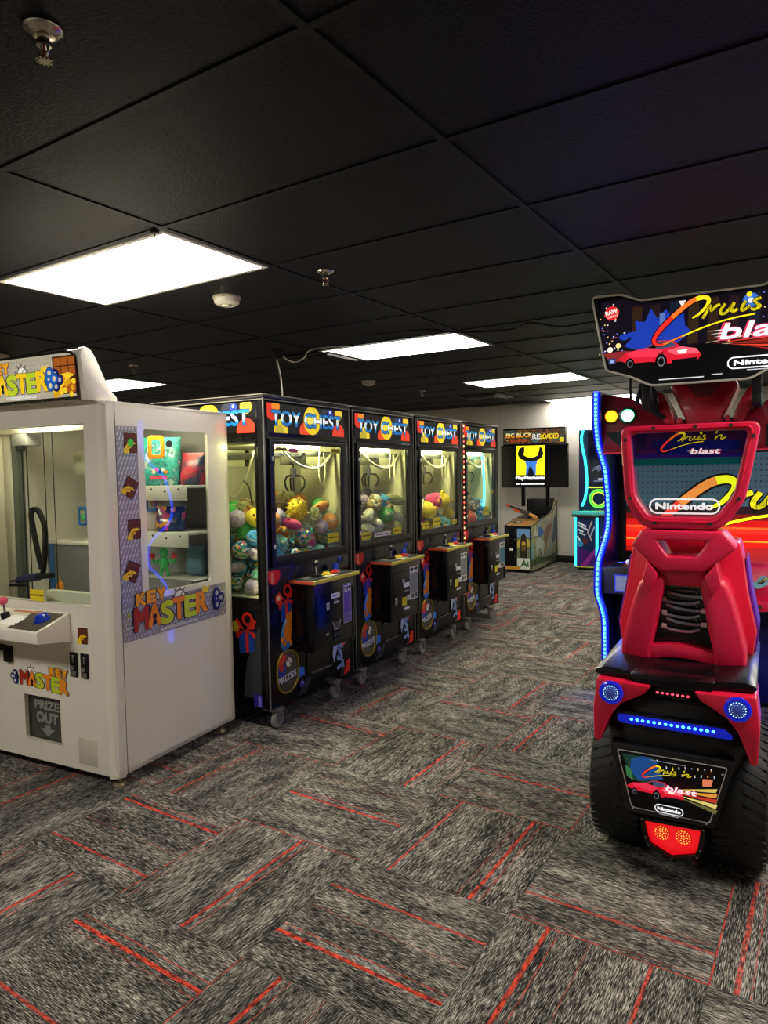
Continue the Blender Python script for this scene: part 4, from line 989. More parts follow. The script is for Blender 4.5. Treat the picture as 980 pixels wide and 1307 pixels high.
heap(0, [(-.11,.42,.07,'shaggy','yellow',1.18), (-.20,.16,.06,'bird','yellow',1.15), (-.06,.32,.056,'long','pink',1.10)], 175, ['olive','tan','white','orange','olive','green','lilac'], ['ball','eared','ball','long'], .046, .060, .713, 1.245, 3, True)
heap(1, [(-.066,.52,.066,'eared','green',1.09), (-.08,.53,.045,'bird','blue',1.19), (-.066,.30,.062,'long','white',1.11)], 110, ['tan','olive','white','orange','white','lilac','yellow','grey'], ['ball','eared','ball','long'], .052, .070, .713, 1.24, 8)
heap(2, [(-.076,.36,.074,'bird','yellow',1.08), (-.078,.64,.075,'bird','yellow',1.15), (-.22,.12,.075,'bird','yellow',1.16), (-.10,.15,.06,'ball','yellow',1.0)], 100, ['grey','white','teal','pink','grey','yellow'], ['eared','ball','bird'], .058, .076, .713, 1.22, 21)
heap(3, [(-.12,.14,.08,'bird','yellow',1.04), (-.10,.33,.095,'eared','red',.96)], 80, ['grey','blue','grey','blue'], ['ball','eared'], .066, .084, .713, 1.14, 33)
for (kd, c), o in _pl.items():
    if (kd, c) not in used: bpy.data.objects.remove(o)
# ================================================================== hunting game by the far wall
HG = thing('hunting_arcade_game', 'shooting game with big dark screen showing a yellow wrench picture, by the far wall', 'arcade machine', (-3.43, 8.837, 0), 4)
HW = .37
CAMO = speckle('hunting_art', ['4f7fb0','8fa9b8','6f7a4a','a8a468','b8935a','3f4a34','c8c0a8','2f4a6a'], 7, .3, 'NOISE', .3)
CAMO2 = speckle('hunting_sign_art', ['2f6a7a','6a8a84','4a3420','8a5428','c07a34','2a2418','5a3a20'], 9, .35, 'NOISE')
WOOD = mat('printed_wood', 'b0874c', .4, noise=.35, nscale=14)
m = MB(); side = [(0,.02),(1.285,.02),(1.285,.93),(1.20,.93),(1.08,.80),(.90,.755),(.20,.665),(0,.635)]
m.prism(side, 'x', -HW+.02, -.02, BLACK, .003); m.done('cabinet_body', HG)
for x in (-.02, -HW):
    m = MB(); m.prism(side, 'x', x, x+.02, CAMO, .002); S = m.done('side_panel', HG)
    m = MB(); e = [(x+.01, y, z) for y, z in side] ; m.tube([(x+(.02 if x > -.1 else 0), y, z) for y, z in side], .006, BLACKM, 6, True); m.done('edge_molding', S)
m = MB(); a = Art(m, (.0012,0,0), (0,1,0), (0,0,1))     # running deer and sky on the side panel
a.poly([(.25,.55),(.36,.60),(.52,.58),(.60,.50),(.46,.46),(.30,.47)], ink('2f62a8')); a.poly([(.62,.52),(.80,.62),(.92,.58),(.98,.66),(1.02,.60),(.96,.52),(.84,.44),(.74,.34),(.70,.20),(.66,.34),(.58,.42)], ink('8a5a3a'))
a.poly([(.2,.40),(.3,.46),(.5,.42),(.62,.34),(.55,.14),(.50,.28),(.34,.30),(.28,.12),(.24,.28)], ink('c9c3b2')); a.poly([(.12,.5),(.2,.62),(.24,.5),(.3,.62),(.3,.48)], ink('d8d0b8'))
a.poly([(.02,.08),(1.2,.08),(1.2,.16),(.7,.14),(.3,.20),(.02,.16)], ink('4a5a3a')); a.poly([(1.0,.3),(1.2,.36),(1.24,.74),(1.12,.7)], ink('2a4a6a'))
m.done('side_picture', HG)
m = MB(); a = Art(m, (0,-.0012,0), (1,0,0), (0,0,1))
a.rect(-HW,.03,0,.63, ink('30302c')); a.rect(-.195,.05,-.02,.60, ink('6a7a58')); a.rect(-.195,.48,-.02,.60, ink('6f9ac4')); a.poly([(-.195,.42),(-.12,.50),(-.02,.44),(-.02,.36),(-.195,.34)], ink('c8b84a'))
a.poly([(-.15,.20),(-.06,.20),(-.05,.36),(-.07,.50),(-.105,.55),(-.14,.50),(-.16,.36)], ink('2f2a22')); a.circ(-.105,.40,.028, ink('c8a83a')); a.poly([(-.13,.30),(-.08,.30),(-.07,.38),(-.14,.38)], ink('6a5a2a'))
a.rect(-.195,.05,-.02,.20, ink('d6dccb')); a.poly([(-.16,.06),(-.10,.19),(-.05,.07),(-.10,.11)], ink('3f6a3c')); a.poly([(-.08,.10),(-.04,.17),(-.03,.08)], ink('3f6a3c')); a.rect(-HW,.04,-.16,.085, ink('c89a3a'))
m.done('front_picture', HG)
m = MB(); m.box((-HW+.01,-.016,.10), (-.20,-.001,.595), BLACK, .003); m.box((-.30,-.02,.30),(-.25,-.016,.335), WHITEP); m.cyl((-.22,-.016,.45),(-.22,-.022,.45),.009,CHROME,10); m.cyl((-.22,-.016,.22),(-.22,-.022,.22),.009,CHROME,10); m.done('coin_door', HG)
m = MB(); m.prism([(-.006,.637),(.20,.668),(.50,.704),(.50,.690),(-.006,.62)], 'x', -HW+.01, -.01, WOOD); m.box((-HW,-.02,.615), (0,.0,.640), BLACKM, .004)
a = Art(m, (-HW/2,.05,.6475), (1,0,0), (0,.2,.031), .0006)
for k in range(5): a.rect(-.17+k*.075, -.04, -.168+k*.075, .42, ink('6a4a24'))
a.poly([(-.14,.10),(.0,.10),(-.03,.24),(-.12,.24)], ink('17150f')); a.rect(-.09,.14,-.03,.20, ink('cfc9b2')); a.circ(.05,.08,.03, ink('e8602a'), ry=.05)
m.done('control_deck', HG)
m = MB(); m.box((-HW+.02,.90,.74), (-.02,1.25,.965), BLACKM, .01); m.done('speaker_box', HG)
for x in (-.435+.04, -.03):
    m = MB(); m.box((x,.80,.86), (x+.045,.86,1.75), BLACK, .003); m.done('screen_post', HG)
m = MB(); m.box((-.690,.765,1.135), (.302,.805,1.757), BLACK, .006); 
TVM = mat('tv_glass', '07080c', .08, coat=.5); m.box((-.682,.762,1.147), (.294,.766,1.748), TVM); m.done('screen', HG)
m = MB(); a = Art(m, (0,.7615,0), (1,0,0), (0,0,1)); E_ = 1.1
a.rect(-.455,1.318,-.033,1.742, ink('f0dc14', E_)); 
a.poly([(-.335,1.56),(-.13,1.56),(-.16,1.45),(-.165,1.318),(-.315,1.318),(-.305,1.45)], ink('2f6ab4', E_)); a.poly([(-.26,1.44),(-.22,1.42),(-.18,1.318),(-.29,1.318)], ink('101830'))
jaw = [(-.335,1.735),(-.41,1.70),(-.435,1.62),(-.40,1.555),(-.33,1.525),(-.245,1.515),(-.155,1.525),(-.085,1.555),(-.05,1.62),(-.075,1.70),(-.105,1.725)]
a.poly(jaw + [(-.12,1.66),(-.135,1.60),(-.19,1.575),(-.25,1.57),(-.30,1.58),(-.345,1.61),(-.33,1.67)], ink('08080a'))
a.text('PlayMechanix', -.245, 1.255, .048, ink('eef0f6', E_), w=.43, bold=.004)
for x, w_ in ((-.46,.05),(-.385,.10),(-.28,.09),(-.18,.14)): a.rect(x,1.178,x+w_,1.198, ink('e8e8ec', .9))
m.done('screen_picture', HG)
m = MB(); m.box((-.655,.76,1.757), (.258,.86,1.995), BLACK, .004); a = Art(m, (0,.7592,0), (1,0,0), (0,0,1))
a.rect(-.645,1.768,.25,1.975, ink('2a2418')); m.done('sign_box', HG)
m = MB(); m.box((-.643,.755,1.770), (.248,.7585,1.972), CAMO2); a = Art(m, (0,.7548,0), (1,0,0), (0,0,1))
a.text('BIG BUCK', -.41, 1.865, .062, ink('140c06'), w=.40, bold=.010); a.text('BIG BUCK', -.41, 1.865, .062, ink('f0b83a', .5), w=.39, bold=.003, bands=[(.5, ink('f0a02a', .5)), (1.2, ink('f6e8a8', .5))])
a.text('HUNTER', -.41, 1.800, .036, ink('140c06'), w=.26, bold=.006); a.text('HUNTER', -.41, 1.800, .036, ink('c8562a', .5), w=.25, bold=.002)
a.text('RELOADED', -.02, 1.835, .070, ink('140c06'), w=.39, bold=.010); a.text('RE', -.155, 1.835, .070, ink('f2efe6', .5), w=.11, bold=.004); a.text('LOADED', .038, 1.835, .070, ink('f6d020', .5), w=.26, bold=.004)
a.band([(-.60,1.88),(-.62,1.84),(-.57,1.82)], .012, ink('d8d0b8')); a.band([(-.21,1.90),(-.19,1.86),(-.23,1.83)], .012, ink('d8d0b8'))
a.rect(.185,1.785,.245,1.845, ink('e8dc20', .5)); m.done('sign_face', HG)
def shotgun(name, lb, loc, rot, tilt, c):
    o = thing(name, lb, 'toy gun', loc, rot, None); o.rotation_euler[1] = math.radians(tilt)
    G = mat('gun_'+c, c, .3); m = MB(); m.prism([(0,.0),(.12,.03),(.13,.06),(.02,.055),(0,.045)], 'y', -.02, .02, mat('gun_stock','c08a4a',.4), .006); m.done('stock', o)
    m = MB(); m.box((.12,-.022,.022), (.26,.022,.072), mat('gun_grey','3a3630',.3), .006); m.done('receiver', o)
    m = MB(); m.cyl((.25,0,.055), (.50,0,.055), .013, BLACKM, 10); m.cyl((.28,0,.032), (.40,0,.032), .018, G, 10); m.cyl((.46,0,.055), (.52,0,.055), .02, G, 10); m.done('barrel', o)
    return o
def HP(p):
    t = math.radians(4); return (-3.43 + p[0]*math.cos(t) - p[1]*math.sin(t), 8.837 + p[0]*math.sin(t) + p[1]*math.cos(t), p[2])
shotgun('toy_shotgun', 'orange tipped toy shotgun lying across the deck of the hunting game', HP((-.02,.30,.70)), 4+165, -16, 'e0582a')
# ================================================================== cyan neon game
NE = thing('neon_arcade_game', 'blue arcade game edged in cyan neon tubes, with a green ring, by the far wall', 'arcade machine', (-3.016, 9.447, 0), 4)
CY = mat('neon_cyan', '2fe6ea', .4, emit=2.6); CYB = mat('counter_cyan', '4fd8d8', .25, coat=.4)
NAVY = mat('navy_panel', '141c4a', .3, coat=.2)
m = MB(); m.prism([(-.01,.0),(.29,.0),(.56,.24),(.56,.62),(-.01,.62)], 'z', .03, .74, NAVY, .004); m.box((-.03,.28,.74), (.58,.62,1.94), NAVY, .01); m.done('cabinet_body', NE)
for x in (-.005, .286):
    m = MB(); m.tube([(x,-.012,.05),(x,-.012,.725)], .016, CY, 10); m.done('neon_tube', NE)
m = MB(); m.tube(cr([(.035,.26,1.94),(.012,.26,1.83),(.025,.26,1.70),(.065,.26,1.50),(.085,.26,1.28),(.082,.26,1.10),(.055,.26,.95),(.02,.26,.87)], 6), .016, CY, 10); m.done('neon_tube', NE)
m = MB(); m.prism([(-.04,-.05),(.32,-.06),(.62,.20),(.62,.34),(-.02,.34),(-.07,.05)], 'z', .765, .815, CYB, .012); m.prism([(-.045,-.055),(.325,-.065),(.63,.20),(.63,.34),(-.02,.34),(-.075,.05)], 'z', .745, .766, mat('counter_trim','4a4426',.4), .004)
a = Art(m, (0,0,.8158), (1,0,0), (0,1,0)); 
for x, y in ((.05,.10),(.09,.14),(.14,.09),(.20,.12)): a.circ(x,y,.022, ink('16323c'), 12)
a.poly([(.26,.0),(.33,-.01),(.50,.14),(.40,.18)], ink('e8842a')); m.done('counter', NE)
m = MB(); m.box((.10,.265,1.16), (.56,.282,1.90), mat('dark_screen','0c1230',.1,coat=.5)); a = Art(m, (0,.2645,0), (1,0,0), (0,0,1))
for k in range(6): a.band([(.16+.02*k,1.36+.015*(k*3%4)),(.30+.03*k,1.47-.012*(k*5%4))], .006, ink('9aa4c8', .4))
a.rect(.24,1.235,.36,1.262, ink('b8c0dc', .5)); a.rect(.18,1.215,.36,1.228, ink('7a84b0', .4)); a.rect(.22,1.68,.30,1.70, ink('5a64a8', .4)); m.done('screen', NE)
m = MB(); m.box((.085,.255,1.125), (.57,.275,1.140), mat('neon_lime','b8e03a',.4,emit=1.6)); m.done('lime_strip', NE)
m = MB(); R_ = [(.25+math.cos(2*PI*k/28)*.12, .262, .975+math.sin(2*PI*k/28)*.12) for k in range(28)]; m.tube(R_, .013, mat('neon_green','4ade3a',.4,emit=2.), 8, True); R_ = [(.25+math.cos(2*PI*k/28)*.09, .262, .975+math.sin(2*PI*k/28)*.09) for k in range(28)]; m.tube(R_, .007, mat('neon_lime','b8e03a',.4,emit=1.6), 8, True); m.cyl((.25,.285,.975),(.25,.268,.975),.085,mat('ring_core','122a4a',.2),24); m.done('light_ring', NE)
m = MB(); a = Art(m, (0,-.0015,0), (1,0,0), (0,0,1)); a.rect(.015,.04,.27,.72, ink('17264e')); a.poly([(.015,.04),(.27,.04),(.27,.22),(.015,.33)], ink('4a1a6a')); a.poly([(.06,.06),(.13,.04),(.27,.24),(.27,.32)], ink('8a2a86')); a.circ(.06,.36,.04, ink('3a86b8'))
for k, l in enumerate(([(.03,.66),(.14,.60)],[(.03,.62),(.17,.55)],[(.03,.56),(.10,.53)],[(.05,.52),(.13,.48)],[(.02,.47),(.06,.40)],[(.22,.68),(.16,.52),(.22,.40)],[(.25,.60),(.19,.46)])): a.band(l, .022 if k < 5 else .016, ink(('e8ecf0','cfd6dc','e8ecf0','b8c0c8','d8dce0','c8b49a','a8b0c8')[k]))
a.poly([(.09,.45),(.16,.43),(.15,.36),(.10,.37)], ink('5a2a2a')); a.rect(.0,.035,.28,.05, ink('c8c83a')); m.done('front_picture', NE)
m = MB(); a = Art(m, (.29,.0,0), (.27,.24,0), (0,0,1)); a.rect(.02,.04,.35,.72, ink('1a3466')); 
for k in range(4): a.band([(.04,.45-.05*k),(.14,.50-.05*k)], .014, ink('c8d8ec'))
m.done('flank_picture', NE)
for x, y in ((.03,.05),(.25,.05),(.03,.56),(.5,.56)):
    m = MB(); m.cyl((x,y,0),(x,y,.012),.024,BLACKM,14); m.cyl((x,y,.012),(x,y,.035),.008,STEEL,8); m.done('levelling_foot', NE)
# ================================================================== racing game in front
RG = thing('racing_arcade_game', 'red and black racing game with car-like seat, lit sign, screen and blue LED edging', 'arcade machine', (-.449, 2.454, 0), 4)
REDS = mat('red_seat_plastic', 'de1844', .40, coat=.15, bump=.08, nscale=300)
REDD = mat('red_dark_plastic', '6a0a1c', .45)
SHELL = mat('black_shell', '0a0a0e', .45, bump=.2, nscale=500)
NAVYP = mat('cabinet_navy', '0c1260', .35, coat=.2)
LEDB = mat('led_blue', '3a6cff', .4, emit=9.); LEDW = mat('led_blue_core', '2f9cff', .4, emit=12.); LEDBAR = mat('led_bar_lens', '1222c8', .25, emit=.45)
PURP = mat('purple_edge', '6a1aa0', .4)
def mir(pts): return [(-x, z) for x, z in pts][::-1]
# --- logo art
def script_logo(a, x, y, w, e, cols=('e82a24','f0742a','f6e21c'), thick=1.):
    """hand-written brush lettering; x,y lower-left of the big initial, w total width"""
    s = w / 690.; P = lambda l, n=5: cr([(x + (p-365)*s, y + (352-q)*s) for p, q in l], n)
    r_, o_, y_ = [ink(c, e) for c in cols]
    C = P([(548,238),(578,222),(612,186),(618,158),(592,146),(542,160),(472,212),(406,275),(376,320),(381,344),(410,352),(470,332),(560,300),(640,276),(730,258),(815,250)])
    n = len(C); wd = [s*thick*(7 + 15*math.sin(PI*min(1, i/(n*.72)))) if i < n*.72 else s*thick*7 for i in range(n)]
    mm = [y_ if i < n*.30 else o_ if i < n*.40 else r_ if i < n*.66 else o_ if i < n*.74 else y_ for i in range(n)]
    a.band(C, [q*1.5 for q in wd], ink('120810')); a.band(C, wd, mm)
    L = [[(592,246),(612,215),(626,188),(630,214),(648,196),(668,188)], [(690,188),(672,214),(672,232),(694,230),(728,188),(716,220),(726,228),(742,218)], [(776,186),(760,214),(760,228),(776,224),(792,208)],
         [(838,180),(812,188),(824,206),(834,218),(812,230),(796,222)], [(952,140),(940,166)], [(946,192),(932,228),(952,202),(984,186),(1000,192),(988,222),(1004,228),(1040,205)]]
    for l in L: a.band(P(l, 4), s*15*thick*1.35, ink('120810')); a.k -= 1
    for l in L: a.band(P(l, 4), s*13*thick, y_); a.k -= 1
    a.k += 2
    px, py = x + (790-365)*s, y + (352-158)*s; a.circ(px, py, s*12, y_, 10)
def blast(a, x, y, h, e, c='f2eef4', c2='c83a5a'):
    """slanted wide lettering with speed lines"""
    a.text('blast', x, y, h, ink(c2, e), w=h*5.2, bold=h*.11, shear=.35); a.text('blast', x, y, h, ink(c, e), w=h*5.0, bold=h*.035, shear=.35)
    for k in range(3): a.poly([(x-h*2.9-k*h*.2, y+h*(.18+.2*k)), (x-h*2.1, y+h*(.24+.2*k)), (x-h*2.1, y+h*(.16+.2*k))], ink(c, e)); a.k -= 1
    a.k += 1
def oval_logo(a, x, y, w, h, e, fill=None):
    W_ = ink('f4f4f6', e); o = rrect(x-w/2, y-h/2, x+w/2, y+h/2, h*.49, 8)
    if fill: a.poly(o, ink(fill, e))
    a.band(o, h*.11, W_, True); a.text('Nintendo', x, y-h*.21, h*.44, W_, w=w*.82, bold=h*.035)
def car_art(a, x, y, w, e, flip=1):
    s = w/100.; P = lambda l: [(x + flip*p*s, y + q*s) for p, q in l]; C = lambda c: ink(c, e)
    a.poly(P([(2,2),(20,-2),(70,-8),(98,0),(96,6),(40,10),(4,10)]), ink('0c0c12'))
    a.poly(P([(0,12),(10,20),(34,24),(48,32),(66,31),(76,22),(94,18),(100,10),(96,4),(62,2),(40,6),(12,6)]), C('c81830')); a.poly(P([(34,24),(48,31),(64,30),(72,23),(52,21)]), C('3a4a66')); a.poly(P([(36,24),(47,29),(46,22)]), ink('14161e'))
    a.poly(P([(10,20),(34,24),(52,21),(60,10),(40,12),(14,14)]), C('e0304a')); a.poly(P([(60,18),(76,22),(94,18),(98,12),(70,12)]), C('f05a6a')); a.poly(P([(72,17),(84,18),(82,13),(74,13)]), C('fff4e8'))
    a.poly(P([(50,16),(56,18),(54,8),(48,9)]), C('7a0c1c')); a.poly(P([(66,6),(96,7),(94,3),(66,2)]), ink('1a1018'))
    for wx, r in ((53,9),(15,7)): a.circ(x+flip*wx*s, y+5*s, r*.8*s, ink('08080a'), 16, ry=r*s*1.1); a.circ(x+flip*wx*s, y+5*s, r*.5*s, C('6a6a74'), 12, ry=r*s*.7); a.circ(x+flip*wx*s, y+5*s, r*.38*s, ink('101014'), 12, ry=r*s*.52)
# --- sign above; it and the standing cabinet are scaled up roughly about the camera position
CAM_SCALE = Matrix.Translation((-.045, .46, -.255)) @ Matrix.Scale(1.18, 4)
F0 = .216      # floor level before that scaling
_MB = MB
class MB(_MB):
    def __init__(s): _MB.__init__(s); s.T = CAM_SCALE
    def bev(s, vs, fs, m, w, seg=2): return _MB.bev(s, vs, fs, m, w, seg)
SG = [(-.44,2.165),(-.315,2.162),(-.235,2.125),(.235,2.125),(.315,2.162),(.44,2.165),(.378,1.835),(.275,1.802),(.19,1.757),(-.19,1.757),(-.275,1.802),(-.378,1.835)]
SGr = rpoly(SG, .02, 3); SY = .72
m = MB(); m.prism(SGr, 'y', SY, SY+.05, BLACKM, .004); sign = m.done('marquee_sign', RG)
m = MB(); m.tube([(x, SY-.001, z) for x, z in SGr], .005, mat('sign_edge_trim','d8d4c8',.3), 6, True); m.done('edge_trim', sign)
m = MB(); a = Art(m, (0,SY-.001,0), (1,0,0), (0,0,1)); E1 = .9; C = lambda c, k=E1: ink(c, k)
a.poly([(x*.985, 1.961+(z-1.961)*.975) for x, z in SGr], ink('0a0a12'))
a.poly([(-.40,1.90),(-.10,1.90),(.1,1.93),(.38,1.90),(.385,2.13),(.24,2.11),(-.23,2.11),(-.30,2.14),(-.40,2.14)], C('150f1c', .5))
rng = random.Random(4)
for k in range(9):      # dim towers
    x = -.27 + k*.075; a.poly([(x,1.92),(x+.04,1.92),(x+.045,2.10),(x+.005,2.10)], C(('3a2418','2a1c22','1a2438','3a2a1c')[k % 4], .5)); a.k -= 1
a.k += 1
for k in range(70):     # city lights
    x, z = rng.choice((rng.uniform(-.41,-.30), rng.uniform(-.41,-.30), rng.uniform(.1,.4))), rng.uniform(1.90,2.12)
    a.rect(x, z, x+.006, z+.004, C(rng.choice(('e8ecff','7a8cf0','ffd88a','b04a90')), .8)); a.k -= 1
a.k += 1
sp = [(-.30,1.935),(-.27,1.965),(-.29,1.99),(-.25,1.995),(-.255,2.04),(-.215,2.03),(-.19,2.085),(-.165,2.04),(-.13,2.075),(-.10,2.03),(-.06,2.05),(-.055,2.0),(-.03,1.97),(-.06,1.945),(-.10,1.92),(-.18,1.915),(-.25,1.915)]
a.poly(sp, C('1c3aa8', .8)); a.circ(-.30,1.975,.022, C('1c3aa8', .8), 12, ry=.014); a.rect(-.155,2.0,-.135,2.06, C('5a7ac0', .7)); a.circ(-.36,1.925,.012, C('f6f0d8'), 10); a.circ(-.325,1.94,.011, C('ffd890'), 10); a.circ(.19,2.07,.03, C('3a6ad0', .9), 12); a.circ(.19,2.07,.011, C('e8f4ff'), 10)
for k, c in enumerate(('e8d8b0','c83a2a','f0e2c0','d8402a','8a1a1a')): a.poly([(.02+.03*k,1.915-.004*k),(.40,1.965-.03*k),(.40,1.95-.03*k)], C(c, .8)); a.k -= 1
a.k += 1
a.poly([(.38,1.92),(.10,1.905),(.38,1.885)], C('8a2018', .8)); a.poly([(-.39,1.91),(-.30,1.915),(-.20,1.90),(-.20,1.87),(-.36,1.87)], C('8a2a2a', .7))
car_art(a, -.325, 1.838, .335, E1)
script_logo(a, -.185, 1.925, .60, E1); blast(a, .235, 1.925, .062, E1)
a.poly([(-.385,2.075),(-.345,2.115),(-.32,2.09),(-.36,2.05)], C('d8262a')); a.circ(-.352,2.083,.030, C('d8262a'), 14); a.text('RAW', -.352, 2.080, .017, C('f6f2ea'), w=.05, rot=12, bold=.001); a.text('THRILLS', -.348, 2.064, .010, C('f6f2ea'), w=.045, rot=12)
oval_logo(a, .235, 1.823, .25, .044, E1, '0c0c12'); a.rect(.18,1.790,.27,1.793, C('c8c8cc')); a.rect(-.155,1.775,.02,1.779, C('c8c8cc')); a.rect(.05,1.782,.09,1.785, C('c8c8cc'))
a.rect(-.365,1.86,-.335,1.885, C('2a3a6a', .8)); a.rect(-.358,1.866,-.342,1.879, C('8aa0d8', .8))
a.poly([(-.08,2.10),(-.05,2.10),(-.065,2.075)], C('e8e4da')); m.done('sign_picture', sign)
for s in (-1, 1): m = MB(); m.box((s*.215-.018,SY+.05,1.70), (s*.215+.018,SY+.085,2.10), BLACKM, .004); m.box((s*.215-.018,SY+.05,1.66), (s*.215+.018,1.3,1.70), BLACKM, .004); m.done('sign_bracket', RG)
m = MB(); m.box((-.33,1.02,1.70),(-.318,1.032,2.0), BLACKM); m.done('support_rod', RG)
m = MB(); m.box((-.165,SY+.05,1.755),(-.135,SY+.056,1.80), STEEL, .002); m.done('mounting_plate', RG)
m = MB(); 
for q in range(3): m.tube(cr([(-.28+.03*q,.93,1.70),(-.26,.90,1.76+.01*q),(-.22+.01*q,.90,1.75),(-.20,.92,1.70-.02*q),(-.185+.012*q,.95,1.63)], 5), .010, BLACKM, 6)
m.done('cable_bundle', RG)
# --- cabinet
edge = [(1.18,F0),(1.18,.40),(1.165,.58),(1.14,.646),(1.065,.721),(.993,.785),(.99,.86),(1.009,.934),(1.099,.995),(1.19,1.05),(1.235,1.10),(1.248,1.16),(1.235,1.24),(1.208,1.309),(1.169,1.39),(1.093,1.449),(1.02,1.50),(.985,1.543),(.958,1.60),(.95,1.655),(.948,1.71),(.952,1.77)]
ed = [tuple(p) for p in cr(edge, 3)]
for x in (-.49, .45):
    m = MB(); m.prism(ed + [(1.25,1.775),(1.72,1.70),(1.72,F0)], 'x', x, x+.04, NAVYP); SP = m.done('side_panel', RG)
    m = MB(); m.tube([(x+.02, y-.006, z) for y, z in ed], .010, mat('led_channel','0d1cff',.4,emit=16.), 6); m.done('led_channel', SP)
    m = MB(); acc = 0; last = ed[0]
    for p in ed:
        d = math.hypot(p[0]-last[0], p[1]-last[1]); k = 0
        while acc + .021 <= 1e9 and d > 0 and k*.021 < d - 1e-6:
            t = k*.021/d; y, z = last[0] + (p[0]-last[0])*t, last[1] + (p[1]-last[1])*t
            m.ball((x+.02, y-.015, z), .0058, LEDW, 6); k += 1
        last = p
    m.done('led_strip', SP, kind=None)
m = MB(); m.box((-.45,1.62,F0+.03), (.45,1.70,1.62), NAVYP); m.box((-.45,1.30,F0+.03), (.45,1.62,.70), NAVYP, .004); m.box((-.45,1.42,1.49),(.45,1.7,1.60), BLACKM); m.done('cabinet_body', RG)
hood = [(-.45,1.475),(-.45,1.762),(-.33,1.737),(-.277,1.705),(-.197,1.655),(-.12,1.622),(.12,1.622),(.197,1.655),(.277,1.705),(.33,1.737),(.45,1.762),(.45,1.475)]
m = MB(); m.prism(hood, 'y', 1.0, 1.45, mat('red_hood','7c0f22',.22,coat=.6), .006); m.box((-.452,.990,1.470), (.452,1.02,1.478), REDS)
for s in (-1, 1): m.prism([(s*.435,1.572),(s*.345,1.58),(s*.25,1.585),(s*.25,1.49),(s*.345,1.485),(s*.40,1.535)][::s], 'y', .993, 1.0, mat('hood_recess','0c1a1c',.15,coat=.5))
HOOD = m.done('hood_panel', RG)
for s in (-1, 1):
    for x, c, e, r in ((.408,'ffa81a',2.2,.026), (.332,'5affa0',16.,.026)):
        m = MB(); m.lathe((s*x,1.0,1.652), (0,-1,0), [(.040,0),(.040,.006),(.031,.010),(.029,.004),(0,.004)], mat('lamp_bezel_'+c, '5a2a10' if c[0] == 'f' else '0c3a20', .3), 24); m.lathe((s*x,.994,1.652), (0,-1,0), [(.028,0),(.027,.008),(.018,.014),(0,.016)], mat('lamp_'+c, c, .3, emit=e), 20); m.done('hood_lamp', RG)
m = MB(); m.prism([(-.125,1.797),(.125,1.797),(.14,1.767),(.075,1.62),(.07,1.56),(-.07,1.56),(-.075,1.62),(-.14,1.767)], 'y', .97, 1.25, mat('red_scoop','b01028',.3,coat=.3), .010); m.prism([(-.083,1.786),(.083,1.786),(.030,1.717),(-.030,1.717)], 'y', .9685, .972, REDD)
for s in (-1, 1):
    f_ = [(s*.115,1.60),(s*.128,1.65),(s*.150,1.70),(s*.178,1.748),(s*.205,1.760),(s*.212,1.735),(s*.210,1.69),(s*.185,1.65),(s*.160,1.60)]
    m.prism(f_[::s], 'y', .965, 1.15, mat('red_scoop','b01028',.3,coat=.3), .008)
    m.prism([(s*.088,1.60),(s*.09,1.628),(s*.108,1.628),(s*.112,1.60)][::s], 'y', .95, 1.0, mat('red_scoop','b01028',.3), .003)
m.done('hood_scoop', RG)
# --- screen
m = MB(); m.ring(rrect(-.45,.90,.45,1.50,.01), rrect(-.410,.955,.410,1.472,.006), 'y', 1.38, 1.44, BLACKM, .004); m.box((-.42,1.41,.95), (.42,1.45,1.48), mat('screen_glass','060a10',.12,coat=.4)); SN = m.done('screen', RG)
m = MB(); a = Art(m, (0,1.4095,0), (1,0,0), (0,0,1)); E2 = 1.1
a.rect(-.408,.957,.408,1.47, ink('0a1616')); a.rect(-.408,1.20,.408,1.47, ink('46626e', .55)); a.rect(-.408,1.16,.408,1.20, ink('2a1a1c', .5))  # upper grey-blue: the room's reflection put into the screen colour
for k, (z0, z1, c) in enumerate(((.957,.985,'a01410'),(.985,1.02,'e01a14'),(1.02,1.028,'ff8a2a'),(1.028,1.06,'d81812'),(1.06,1.085,'f02a1c'),(1.085,1.095,'ff5a2a'),(1.095,1.13,'b81410'),(1.13,1.16,'6a100e'))): a.rect(-.408,z0,.408,z1, ink(c, E2)); a.k -= 1
a.k += 1
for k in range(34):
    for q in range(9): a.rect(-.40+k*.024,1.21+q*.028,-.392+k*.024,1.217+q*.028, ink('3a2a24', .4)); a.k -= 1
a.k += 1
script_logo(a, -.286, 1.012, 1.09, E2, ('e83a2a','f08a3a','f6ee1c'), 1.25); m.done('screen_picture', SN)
# --- dash, wheel, side box
m = MB(); m.prism([(1.02,.79),(1.0,.86),(1.05,.955),(1.38,1.0),(1.38,.72),(1.10,.74)], 'x', -.30, .36, REDS, .012); m.prism([(1.04,.77),(1.10,.66),(1.35,.66),(1.38,.80)], 'x', -.28, .34, BLACKM, .006)
a = Art(m, (0,1.003,.87), (1,0,0), (0,.47,.88), .0012); a.poly([(.205,.0),(.24,.045),(.275,.04),(.262,.0),(.225,-.02)], ink('7fb0b8')); a.poly([(.222,.005),(.245,.03),(.262,.025),(.245,.004)], ink('2a2a30')); a.poly([(.23,.01),(.26,.035),(.265,.028)], ink('d8c04a')); D = m.done('dashboard', RG)
m = MB(); m.lathe((.186,1.0,.872), (0,-1,.3), [(.026,0),(.026,.008),(.018,.012),(.016,.02),(0,.022)], mat('button_green','1fae5a',.3,emit=.8), 18); m.done('start_button', D)
